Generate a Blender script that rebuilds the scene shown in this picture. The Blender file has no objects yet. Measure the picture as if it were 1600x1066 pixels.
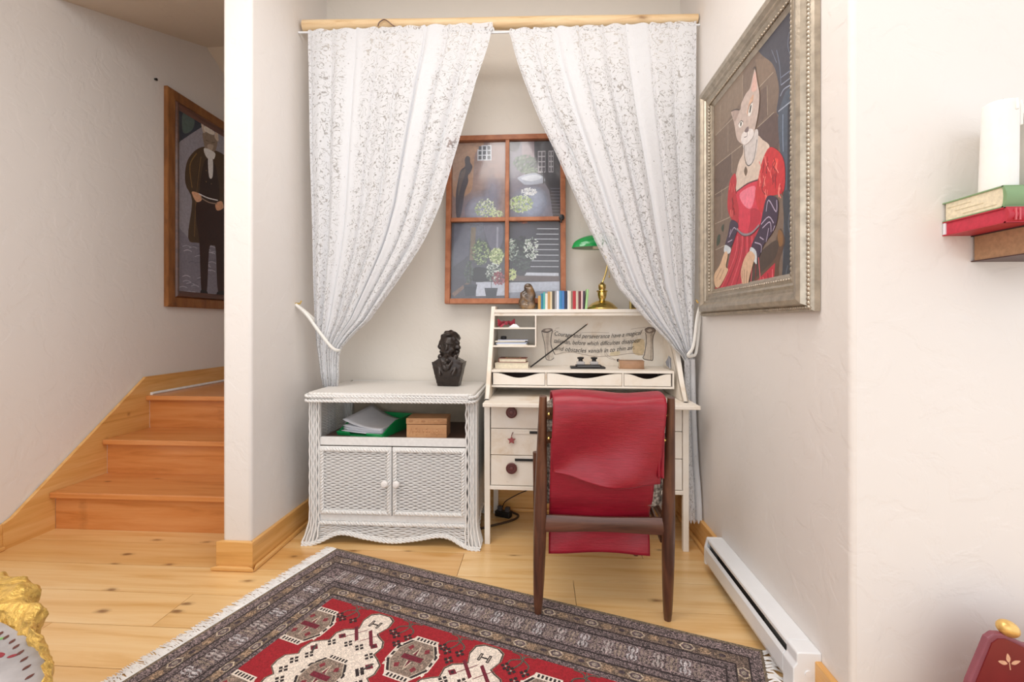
import bpy, bmesh, math, random
import numpy as np
from mathutils import Vector, Matrix, noise
PI = math.pi
scene = bpy.context.scene
COL = scene.collection
random.seed(7)

# ------------------------------------------------------------------ camera
cam_d = bpy.data.cameras.new('camera')
cam_d.sensor_width = 36.0
cam_d.lens = 16.0
cam_d.shift_y = -26.0 / 1600.0
cam_d.clip_start = 0.02
cam = bpy.data.objects.new('camera', cam_d)
cam.location = (0, 0, 1.05)
cam.rotation_euler = (PI / 2, 0, math.radians(3.54))
COL.objects.link(cam)
scene.camera = cam

# ------------------------------------------------------------------ light
world = bpy.data.worlds.new('daylight')
scene.world = world
world.use_nodes = True
bg = world.node_tree.nodes['Background']
bg.inputs[0].default_value = (0.96, 0.975, 1.0, 1)
bg.inputs[1].default_value = 1.22

def area(name, loc, target, sx, sy, power, col):
    d = bpy.data.lights.new(name, 'AREA')
    d.shape = 'RECTANGLE'; d.size = sx; d.size_y = sy; d.energy = power; d.color = col
    o = bpy.data.objects.new(name, d)
    o.location = loc
    o.rotation_euler = (Vector(target) - Vector(loc)).to_track_quat('-Z', 'Y').to_euler()
    COL.objects.link(o)
    return o
area('unseen_ceiling_light', (-0.15, 1.0, 2.9), (-0.15, 1.15, 0), 1.8, 1.2, 27, (1.0, 0.98, 0.96))  # assumed lamp out of view, set forward to brighten the alcove
area('unseen_ceiling_light', (-1.55, 0.2, 2.9), (-1.4, 0.4, 0), 1.0, 1.0, 17, (1.0, 0.98, 0.96))  # added unseen lamp, fills the right wall, left floor and stairs
area('unseen_fill_light', (-0.3, -2.6, 1.9), (-0.3, 2.2, 1.1), 3.0, 2.0, 12, (0.97, 0.985, 1.0))  # added unseen area light behind the camera, soft fill; no window stands there

scene.view_settings.view_transform = 'Standard'
scene.view_settings.look = 'None'
scene.view_settings.exposure = 0.14
scene.view_settings.gamma = 1.0
scene.view_settings.use_curve_mapping = False

# ------------------------------------------------------------------ helpers
def lin(h):
    if not isinstance(h, str): return (h[0], h[1], h[2], 1)
    h = h.lstrip('#')
    out = []
    for i in (0, 2, 4):
        c = int(h[i:i + 2], 16) / 255
        out.append(c / 12.92 if c <= 0.04045 else ((c + 0.055) / 1.055) ** 2.4)
    return (*out, 1)

def nodes_of(name):
    m = bpy.data.materials.new(name)
    m.use_nodes = True
    nt = m.node_tree
    return m, nt, nt.nodes['Principled BSDF']

def N(nt, kind, **kw):
    n = nt.nodes.new(kind)
    for k, v in kw.items():
        if k == 'ins':
            for kk, vv in v.items(): n.inputs[kk].default_value = vv
        else: setattr(n, k, v)
    return n

def ramp(nt, src, stops):
    r = N(nt, 'ShaderNodeValToRGB')
    e = r.color_ramp.elements
    while len(e) < len(stops): e.new(0.5)
    for i, (p, c) in enumerate(stops):
        e[i].position = p; e[i].color = c if len(c) == 4 else (*c, 1)
    nt.links.new(src, r.inputs[0])
    return r.outputs[0]

def mixc(nt, fac, a, b, mode='MIX'):
    n = N(nt, 'ShaderNodeMix', data_type='RGBA', blend_type=mode)
    for i, v in ((0, fac), (6, a), (7, b)):
        if hasattr(v, 'is_linked'): nt.links.new(v, n.inputs[i])
        else: n.inputs[i].default_value = v
    return n.outputs[2]

def math_n(nt, op, a, b=0.0, clamp=False):
    n = N(nt, 'ShaderNodeMath', operation=op, use_clamp=clamp)
    for i, v in ((0, a), (1, b)):
        if hasattr(v, 'is_linked'): nt.links.new(v, n.inputs[i])
        else: n.inputs[i].default_value = v
    return n.outputs[0]

def coords(nt, scale=(1, 1, 1), rnd=0.0, kind='Object'):
    tc = N(nt, 'ShaderNodeTexCoord')
    mp = N(nt, 'ShaderNodeMapping')
    mp.inputs['Scale'].default_value = scale
    nt.links.new(tc.outputs[kind], mp.inputs[0])
    if rnd:
        oi = N(nt, 'ShaderNodeObjectInfo')
        nt.links.new(math_n(nt, 'MULTIPLY', oi.outputs['Random'], rnd), mp.inputs['Location'])
    return mp.outputs[0]

def noise_n(nt, vec, scale, detail=3, rough=0.5, dist=0.0):
    n = N(nt, 'ShaderNodeTexNoise', ins={'Scale': scale, 'Detail': detail, 'Roughness': rough, 'Distortion': dist})
    nt.links.new(vec, n.inputs['Vector'])
    return n.outputs['Fac']

def bump(nt, bsdf, h, strength, dist=0.002):
    b = N(nt, 'ShaderNodeBump', ins={'Strength': strength, 'Distance': dist})
    nt.links.new(h, b.inputs['Height'])
    nt.links.new(b.outputs[0], bsdf.inputs['Normal'])

def plain(name, col, rough=0.5, metal=0.0, var=0.12, vscale=20, bmp=0.0, bscale=200, sheen=0.0, coat=0.0):
    m, nt, b = nodes_of(name)
    c = lin(col)
    v = coords(nt, rnd=5)
    f = noise_n(nt, v, vscale, 4)
    d = tuple(x * (1 - var) for x in c[:3]) + (1,)
    l = tuple(min(1, x * (1 + var * .6)) for x in c[:3]) + (1,)
    nt.links.new(ramp(nt, f, [(0.3, d), (0.7, l)]), b.inputs['Base Color'])
    b.inputs['Roughness'].default_value = rough
    b.inputs['Metallic'].default_value = metal
    if sheen: b.inputs['Sheen Weight'].default_value = sheen
    if coat: b.inputs['Coat Weight'].default_value = coat
    if bmp: bump(nt, b, noise_n(nt, v, bscale, 4), bmp)
    return m

def wood(name, light, mid, dark, grain=(1.2, 14, 14), rough=0.4, knots=0.0, tone=0.0, coat=0.0, flat=False):
    """grain runs along the local x axis (scale is small there)"""
    m, nt, b = nodes_of(name)
    v = coords(nt, grain, rnd=17)
    g = noise_n(nt, v, 2.2, 6, 0.6, 0.6)
    fine = noise_n(nt, v, 14, 3, 0.6)
    c = ramp(nt, g, [(0.25, lin(dark)), (0.47, lin(mid)), (0.72, lin(light))])
    c = mixc(nt, math_n(nt, 'MULTIPLY', fine, 0.28), c, lin(dark))
    if tone:
        oi = N(nt, 'ShaderNodeObjectInfo')
        rr = ramp(nt, oi.outputs['Random'], [(0.0, (1.05, 1.04, 1.02)), (0.5, (1, .97, .92)), (1.0, (.86, .70, .50))])
        c = mixc(nt, tone, c, rr, 'MULTIPLY')
    if knots:
        kv = coords(nt, (3.0, 7.0, 7.0), rnd=23)
        vo = N(nt, 'ShaderNodeTexVoronoi', ins={'Scale': knots, 'Randomness': 1.0})
        if flat: vo.voronoi_dimensions = '2D'
        nt.links.new(kv, vo.inputs['Vector'])
        kd = math_n(nt, 'ADD', vo.outputs['Distance'], math_n(nt, 'MULTIPLY', math_n(nt, 'SUBTRACT', noise_n(nt, kv, 6, 2), 0.5), 0.16))
        k = ramp(nt, kd, [(0.0, (1, 1, 1)), (0.05, (.75, .75, .75)), (0.09, (.25, .25, .25)), (0.16, (0, 0, 0))])
        sel = N(nt, 'ShaderNodeSeparateColor'); nt.links.new(vo.outputs['Color'], sel.inputs[0])
        k = math_n(nt, 'MULTIPLY', k, math_n(nt, 'GREATER_THAN', sel.outputs[0], 0.85 if flat else 0.45))
        c = mixc(nt, math_n(nt, 'MULTIPLY', k, 0.85), c, lin('#6b3c14'))
    nt.links.new(c, b.inputs['Base Color'])
    b.inputs['Roughness'].default_value = rough
    if coat:
        b.inputs['Coat Weight'].default_value = coat; b.inputs['Coat Roughness'].default_value = 0.18
    bump(nt, b, fine, 0.08, 0.001)
    return m

class MB:
    def __init__(s): s.v = []; s.f = []; s.m = []; s.mi = 0
    def add(s, vs, fs):
        o = len(s.v); s.v += [tuple(p) for p in vs]
        s.f += [tuple(i + o for i in f) for f in fs]; s.m += [s.mi] * len(fs)
        return s
    def box(s, x0, x1, y0, y1, z0, z1):
        vs = [(x, y, z) for z in (z0, z1) for y in (y0, y1) for x in (x0, x1)]
        return s.add(vs, [(0, 2, 3, 1), (4, 5, 7, 6), (0, 1, 5, 4), (2, 6, 7, 3), (0, 4, 6, 2), (1, 3, 7, 5)])
    def prism(s, poly, a0, a1, axis='y'):
        """poly: 2D points; axis y -> (x,z) extruded in y; z -> (x,y); x -> (y,z)"""
        n = len(poly)
        P = {'y': lambda p, a: (p[0], a, p[1]), 'z': lambda p, a: (p[0], p[1], a), 'x': lambda p, a: (a, p[0], p[1])}[axis]
        vs = [P(p, a0) for p in poly] + [P(p, a1) for p in poly]
        fs = [tuple(range(n))[::-1], tuple(range(n, 2 * n))] + [(i, (i + 1) % n, n + (i + 1) % n, n + i) for i in range(n)]
        return s.add(vs, fs)
    def tube(s, pts, r, n=8, caps=True, flat=1.0):
        pts = [Vector(p) for p in pts]
        R = r if hasattr(r, '__len__') else [r] * len(pts)
        t0 = (pts[1] - pts[0]).normalized()
        up = Vector((0, 0, 1)) if abs(t0.z) < 0.9 else Vector((1, 0, 0))
        a = t0.cross(up).normalized(); vs = []
        for i, p in enumerate(pts):
            t = (pts[min(i + 1, len(pts) - 1)] - pts[max(i - 1, 0)]).normalized()
            a = (a - t * a.dot(t)).normalized(); b = t.cross(a)
            for k in range(n):
                w = 2 * PI * k / n
                vs.append(p + a * math.cos(w) * R[i] + b * math.sin(w) * R[i] * flat)
        fs = [(i * n + k, i * n + (k + 1) % n, (i + 1) * n + (k + 1) % n, (i + 1) * n + k) for i in range(len(pts) - 1) for k in range(n)]
        if caps: fs += [tuple(range(n))[::-1], tuple(range((len(pts) - 1) * n, len(pts) * n))]
        return s.add(vs, fs)
    def lathe(s, prof, n=24, c=(0, 0, 0)):
        vs = [(c[0] + r * math.cos(2 * PI * k / n), c[1] + r * math.sin(2 * PI * k / n), c[2] + z) for r, z in prof for k in range(n)]
        fs = [(i * n + k, i * n + (k + 1) % n, (i + 1) * n + (k + 1) % n, (i + 1) * n + k) for i in range(len(prof) - 1) for k in range(n)]
        fs += [tuple(range(n))[::-1], tuple(range((len(prof) - 1) * n, len(prof) * n))]
        return s.add(vs, fs)
    def ball(s, c, r, n=8, m=6):
        r = r if hasattr(r, '__len__') else (r, r, r)
        vs = [(c[0], c[1], c[2] - r[2])]
        for j in range(1, m):
            a = PI * j / m - PI / 2
            vs += [(c[0] + r[0] * math.cos(a) * math.cos(2 * PI * k / n), c[1] + r[1] * math.cos(a) * math.sin(2 * PI * k / n), c[2] + r[2] * math.sin(a)) for k in range(n)]
        vs.append((c[0], c[1], c[2] + r[2])); L = len(vs) - 1
        fs = [(0, 1 + (k + 1) % n, 1 + k) for k in range(n)]
        fs += [(1 + j * n + k, 1 + j * n + (k + 1) % n, 1 + (j + 1) * n + (k + 1) % n, 1 + (j + 1) * n + k) for j in range(m - 2) for k in range(n)]
        b = 1 + (m - 2) * n
        fs += [(b + k, b + (k + 1) % n, L) for k in range(n)]
        return s.add(vs, fs)
    def grid(s, fn, nu, nv):
        vs = [fn(i / nu, j / nv) for j in range(nv + 1) for i in range(nu + 1)]
        fs = [(j * (nu + 1) + i, j * (nu + 1) + i + 1, (j + 1) * (nu + 1) + i + 1, (j + 1) * (nu + 1) + i) for j in range(nv) for i in range(nu)]
        return s.add(vs, fs)
    def xf(s, M, start=0):
        s.v[start:] = [tuple(M @ Vector(p)) for p in s.v[start:]]
        return s
    def build(s, name, mat, parent=None, smooth=False, bevel=0.0, seg=2, solid=0.0, kind=None, label=None, sharp=40):
        me = bpy.data.meshes.new(name)
        me.from_pydata(s.v, [], s.f)
        for m in (mat if isinstance(mat, (list, tuple)) else [mat]): me.materials.append(m)
        if any(s.m): me.polygons.foreach_set('material_index', s.m)
        me.update()
        bm = bmesh.new(); bm.from_mesh(me)
        bmesh.ops.recalc_face_normals(bm, faces=bm.faces) if not solid else None
        bm.to_mesh(me); bm.free()
        o = bpy.data.objects.new(name, me); COL.objects.link(o)
        if smooth:
            me.polygons.foreach_set('use_smooth', [True] * len(me.polygons))
            if sharp: me.set_sharp_from_angle(angle=math.radians(sharp))
        if solid:
            md = o.modifiers.new('thick', 'SOLIDIFY'); md.thickness = solid; md.offset = 0
        if bevel:
            md = o.modifiers.new('bevel', 'BEVEL'); md.width = bevel; md.segments = seg; md.limit_method = 'ANGLE'; md.angle_limit = math.radians(35)
            md.use_clamp_overlap = True
        if parent: o.parent = parent
        if kind: o['kind'] = kind
        if label: o['label'] = label
        return o

def thing(name, label, cat, loc=(0, 0, 0), rz=0.0, group=None, rot=None):
    o = bpy.data.objects.new(name, None)
    o.empty_display_size = 0.1
    o.location = loc; o.rotation_euler = rot or (0, 0, rz)
    COL.objects.link(o)
    return tag(o, label, cat, group)

def tag(o, label, cat, group=None):
    o['label'] = label; o['category'] = cat
    if group: o['group'] = group
    return o

def struct(o):
    o['kind'] = 'structure'; return o

def smooth_pts(pts, closed=True, n=4):
    m = len(pts); out = []
    for i in range(m if closed else m - 1):
        if closed: p = [Vector(pts[(i + k - 1) % m]) for k in range(4)]
        else: p = [Vector(pts[min(max(i + k - 1, 0), m - 1)]) for k in range(4)]
        for k in range(n):
            t = k / n
            out.append(0.5 * ((2 * p[1]) + (p[2] - p[0]) * t + (2 * p[0] - 5 * p[1] + 4 * p[2] - p[3]) * t * t + (3 * p[1] - p[0] - 3 * p[2] + p[3]) * t ** 3))
    if not closed: out.append(Vector(pts[-1]))
    return out

def interp(rows, x):
    """smooth interpolation of a table of rows whose first column ascends"""
    if x <= rows[0][0]: return rows[0][1:]
    if x >= rows[-1][0]: return rows[-1][1:]
    for i in range(len(rows) - 1):
        if rows[i][0] <= x <= rows[i + 1][0]:
            t = (x - rows[i][0]) / (rows[i + 1][0] - rows[i][0])
            p0, p1, p2, p3 = rows[max(i - 1, 0)], rows[i], rows[i + 1], rows[min(i + 2, len(rows) - 1)]
            return [0.5 * (2 * b + (c - a) * t + (2 * a - 5 * b + 4 * c - d) * t * t + (3 * b - a - 3 * c + d) * t ** 3) for a, b, c, d in zip(p0[1:], p1[1:], p2[1:], p3[1:])]

def picture(name, items, mat, parent, put, scale=0.001, eps=1.5e-5, alpha=1.0, gain=1.0):
    """flat print: coloured shapes layered on one another; put(u, v, h) -> local point"""
    V, F, C = [], [], []
    h = 0.0; rnd = random.Random(3)
    def poly(pts, col):
        o = len(V)
        V.extend(put(p[0] * scale, p[1] * scale, h) for p in pts)
        F.append(tuple(range(o, o + len(pts)))); C.append(col)
    for it in items:
        h += eps
        col = (*[min(.9, c * gain) for c in lin(it[1])[:3]], alpha) if isinstance(it[1], str) else None
        if it[0] in 'pP':
            pts = []
            for p in it[2]:
                if not pts or (Vector(p) - Vector(pts[-1])).length > 1e-6: pts.append(p)
            if it[0] == 'P': pts = smooth_pts(pts)
            if len(it) > 3: col = (*col[:3], it[3])
            poly(pts, col)
        elif it[0] == 's':
            pts = smooth_pts(it[3], False) if len(it[3]) > 2 else [Vector(p) for p in it[3]]
            w = it[2] / 2; L, Rr = [], []
            for i, p in enumerate(pts):
                t = (Vector(pts[min(i + 1, len(pts) - 1)]) - Vector(pts[max(i - 1, 0)]))
                nrm = Vector((-t.y, t.x)).normalized() * w
                L.append(p + nrm); Rr.append(p - nrm)
            for i in range(len(pts) - 1): poly([L[i], L[i + 1], Rr[i + 1], Rr[i]], col)
        elif it[0] == 'h':                          # a soft patch of painted glare haze, fading out to its rim
            _, _, cx, cy, rx, ry, a0 = it
            for r0, r1, b0, b1 in ((0, .45, 1, .75), (.45, .75, .75, .3), (.75, 1, .3, 0)):
                for k in range(28):
                    w = [2 * PI * k / 28, 2 * PI * (k + 1) / 28]
                    P = [(cx + rx * r * math.cos(t), cy + ry * r * math.sin(t)) for r, t in ((r0, w[0]), (r1, w[0]), (r1, w[1]), (r0, w[1]))]
                    B = [b0, b1, b1, b0]
                    if r0 == 0: P, B = P[:3], B[:3]
                    poly(P, [(*col[:3], a0 * b) for b in B])
        elif it[0] == 'c':                          # a loose cluster of leaves or petals
            _, cols, cx, cy, rx, ry, n, size = it
            for k in range(int(n * 1.7)):
                a = rnd.uniform(0, 2 * PI); q = math.sqrt(rnd.random())
                x, y = cx + rx * q * math.cos(a), cy + ry * q * math.sin(a)
                b = rnd.uniform(0, PI); s = size * rnd.uniform(.6, 1.3)
                h += eps * .02
                poly([(x + s * math.cos(b), y + s * math.sin(b)), (x - .45 * s * math.sin(b), y + .45 * s * math.cos(b)), (x - s * math.cos(b), y - s * math.sin(b)), (x + .45 * s * math.sin(b), y - .45 * s * math.cos(b))], (*lin(rnd.choice(cols))[:3], alpha))
    me = bpy.data.meshes.new(name); me.from_pydata(V, [], F)
    ca = me.color_attributes.new('Col', 'FLOAT_COLOR', 'CORNER')
    buf = []
    for f, c in zip(F, C):
        for k in range(len(f)): buf += list(c[k] if isinstance(c, list) else c)
    ca.data.foreach_set('color', buf)
    me.materials.append(mat); me.update()
    o = bpy.data.objects.new(name, me); COL.objects.link(o)
    if parent: o.parent = parent
    return o

def surface_net(f, lo, hi, step):
    """closed surface of the implicit function f (negative inside)"""
    ax = [np.arange(a, b + step, step) for a, b in zip(lo, hi)]
    X, Y, Z = np.meshgrid(*ax, indexing='ij')
    D = f(X, Y, Z); S = D < 0
    n = np.array(D.shape); P = np.stack([X, Y, Z], -1)
    acc = np.zeros((*(n - 1), 3)); cnt = np.zeros(n - 1)
    sl = lambda d: tuple(slice(k, k + m - 1) for k, m in zip(d, n))
    corners = [(i, j, k) for i in (0, 1) for j in (0, 1) for k in (0, 1)]
    for a in corners:
        for d in range(3):
            if a[d]: continue
            b = list(a); b[d] = 1
            da, db = D[sl(a)], D[sl(b)]
            cr = (da < 0) != (db < 0)
            t = np.where(cr, da / np.where(cr, da - db, 1), 0)
            acc += np.where(cr[..., None], P[sl(a)] + t[..., None] * (P[sl(b)] - P[sl(a)]), 0); cnt += cr
    act = cnt > 0; idx = -np.ones(n - 1, int); idx[act] = np.arange(act.sum())
    V = acc[act] / cnt[act][:, None]; F = []
    for d in range(3):
        e, g = (d + 1) % 3, (d + 2) % 3
        a = [slice(None)] * 3; b = [slice(None)] * 3
        a[d] = slice(0, -1); b[d] = slice(1, None)
        cr = S[tuple(a)] != S[tuple(b)]
        I = np.argwhere(cr)
        for i in I:
            if i[e] == 0 or i[g] == 0 or i[e] >= n[e] - 1 or i[g] >= n[g] - 1: continue
            q = []
            for oe, og in ((-1, -1), (0, -1), (0, 0), (-1, 0)):
                c = i.copy(); c[e] += oe; c[g] += og; q.append(idx[tuple(c)])
            F.append(tuple(q) if S[tuple(i)] else tuple(q[::-1]))
    return V, F

def smin(a, b, k):
    h = np.clip(0.5 + 0.5 * (b - a) / k, 0, 1)
    return b + (a - b) * h - k * h * (1 - h)
def ell(X, Y, Z, c, r):
    q = np.sqrt(((X - c[0]) / r[0]) ** 2 + ((Y - c[1]) / r[1]) ** 2 + ((Z - c[2]) / r[2]) ** 2)
    return (q - 1) * min(r)
def caps(X, Y, Z, a, b, r):
    a = np.array(a); b = np.array(b); d = b - a
    t = np.clip(((X - a[0]) * d[0] + (Y - a[1]) * d[1] + (Z - a[2]) * d[2]) / (d @ d), 0, 1)
    return np.sqrt((X - a[0] - t * d[0]) ** 2 + (Y - a[1] - t * d[1]) ** 2 + (Z - a[2] - t * d[2]) ** 2) - r
def rbox(X, Y, Z, c, h, r):
    q = [np.abs(W - c[i]) - h[i] + r for i, W in enumerate((X, Y, Z))]
    return np.sqrt(sum(np.maximum(k, 0) ** 2 for k in q)) + np.minimum(np.maximum(np.maximum(q[0], q[1]), q[2]), 0) - r
def net_obj(name, f, lo, hi, step, mat, parent=None, rough=0.0, rs=30):
    V, F = surface_net(f, lo, hi, step)
    mb = MB(); mb.v = [tuple(p) for p in V]; mb.f = F; mb.m = [0] * len(F)
    if rough:
        mb.v = [tuple(Vector(p) + noise.noise_vector(Vector(p) * rs) * rough + noise.noise_vector(Vector(p) * rs * 2.7) * rough * .45) for p in mb.v]
    return mb.build(name, mat, parent, smooth=True, sharp=0)

# ------------------------------------------------------------------ materials
def wall_mat(name, col, b=0.2):
    m, nt, bs = nodes_of(name)
    v = coords(nt)
    c = lin(col)
    nt.links.new(ramp(nt, noise_n(nt, v, 1.7, 2), [(0.3, tuple(x * .985 for x in c[:3])), (0.7, c)]), bs.inputs['Base Color'])
    bs.inputs['Roughness'].default_value = 0.6
    h = ramp(nt, noise_n(nt, v, 9, 5, 0.55, 0.5), [(0.44, (0, 0, 0)), (0.52, (1, 1, 1))])
    bump(nt, bs, h, b, 0.003)
    return m
M = {}
M['wall'] = wall_mat('white_plaster', '#e9e4e0')
M['wall_cream'] = wall_mat('cream_plaster', '#e6dfd5')
M['ceil'] = wall_mat('ceiling_plaster', '#dccfbe')
M['pine'] = wood('pine_plank', '#f4d8a8', '#ebc68e', '#d3a15c', (0.55, 9, 9), 0.30, knots=1.3, tone=1.0, coat=0.35, flat=True)
M['pine_trim'] = wood('pine_trim', '#eec283', '#e2ad66', '#c68e48', (0.8, 14, 14), 0.4, knots=1.1, coat=0.2)
M['pine_trim_y'] = wood('pine_trim_lengthwise', '#eec283', '#e2ad66', '#c68e48', (14, 0.8, 14), 0.4, knots=1.1, coat=0.2)
M['fir'] = wood('fir_stair', '#e0a066', '#d48c4e', '#b46c34', (0.8, 10, 10), 0.33, knots=1.5, tone=0.4, coat=0.3, flat=True)
M['log'] = wood('peeled_log', '#efd8b2', '#e3c59a', '#bb9668', (2.0, 16, 16), 0.5, knots=0.9)
M['gap'] = plain('dark_joint', '#8a5f2c', 0.8)
M['walnut'] = wood('walnut', '#7a4d34', '#5a3524', '#331d14', (14, 14, 1.6), 0.35, coat=0.25)
M['walnut_x'] = wood('walnut_rail', '#7a4d3a', '#5e3829', '#3a2118', (1.6, 14, 14), 0.35, coat=0.25)
M['cedar'] = wood('cedar_frame', '#c0805a', '#a9663f', '#80482a', (6, 6, 6), 0.45)
M['oak_frame'] = wood('oak_frame', '#a8703c', '#8f5a2c', '#5f3a1c', (8, 8, 2), 0.4)
M['white'] = plain('white_enamel', '#eef0f3', 0.3, var=.02)
M['steel'] = plain('galvanised_steel', '#9a9c9c', 0.35, 0.9)
M['black'] = plain('black_plastic', '#1c1a1a', 0.45)
M['dark'] = plain('dark_void', '#2a2420', 0.8)
M['paper'] = plain('paper', '#e9eaf0', 0.7, var=.04)
M['pages'] = plain('book_pages', '#e6dcc4', 0.75, var=.12, vscale=90)
M['brass'] = plain('brass', '#e2c67c', 0.2, 1.0, var=.1)
def antique_white(name):
    m, nt, b = nodes_of(name)
    v = coords(nt, rnd=9)
    c = ramp(nt, noise_n(nt, v, 5, 6, 0.62, 0.3), [(0.28, lin('#d9c6ae')), (0.42, lin('#ece3d6')), (0.7, lin('#f3eee6'))])
    chip = ramp(nt, noise_n(nt, coords(nt, (1, 4, 4), rnd=4), 26, 5, 0.7), [(0.70, (0, 0, 0)), (0.735, (1, 1, 1))])
    nt.links.new(mixc(nt, math_n(nt, 'MULTIPLY', chip, .7), c, lin('#8f7a66')), b.inputs['Base Color'])
    b.inputs['Roughness'].default_value = 0.5
    return m
M['antique'] = antique_white('antique_white_paint')
M['wicker'] = plain('white_wicker', '#e9e8e6', 0.55, var=.07, vscale=60)
M['wicker_in'] = plain('wicker_backing', '#7d746c', 0.8, var=.1)
def print_mat(name, speck=0.0):
    m, nt, b = nodes_of(name)
    at = N(nt, 'ShaderNodeAttribute', attribute_name='Col')
    v = coords(nt)
    if speck:
        vo = noise_n(nt, coords(nt), 170, 2, 0.6, 1.4)
        lo = ramp(nt, vo, [(0.40, (.30, .28, .28)), (0.49, (.9, .9, .9)), (0.60, (4.4, 4.2, 4.1))])
        mild = ramp(nt, vo, [(0.3, (.8, .8, .8)), (0.7, (1.15, 1.15, 1.15))])
        f = mixc(nt, at.outputs['Alpha'], mild, lo)
        nt.links.new(mixc(nt, 1.0, at.outputs['Color'], f, 'MULTIPLY'), b.inputs['Base Color'])
        b.inputs['Roughness'].default_value = 0.95
        bump(nt, b, vo, 0.5, 0.003)
    else:
        f = ramp(nt, noise_n(nt, v, 60, 4, .6), [(0.3, (.86, .86, .86)), (0.7, (1.12, 1.12, 1.12))])
        nt.links.new(mixc(nt, 1.0, at.outputs['Color'], f, 'MULTIPLY'), b.inputs['Base Color'])
        nt.links.new(at.outputs['Alpha'], b.inputs['Alpha'])
        b.inputs['Roughness'].default_value = 0.38
    return m
M['print'] = print_mat('oil_paint')
M['rug'] = print_mat('knotted_wool', 1.0)
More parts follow.
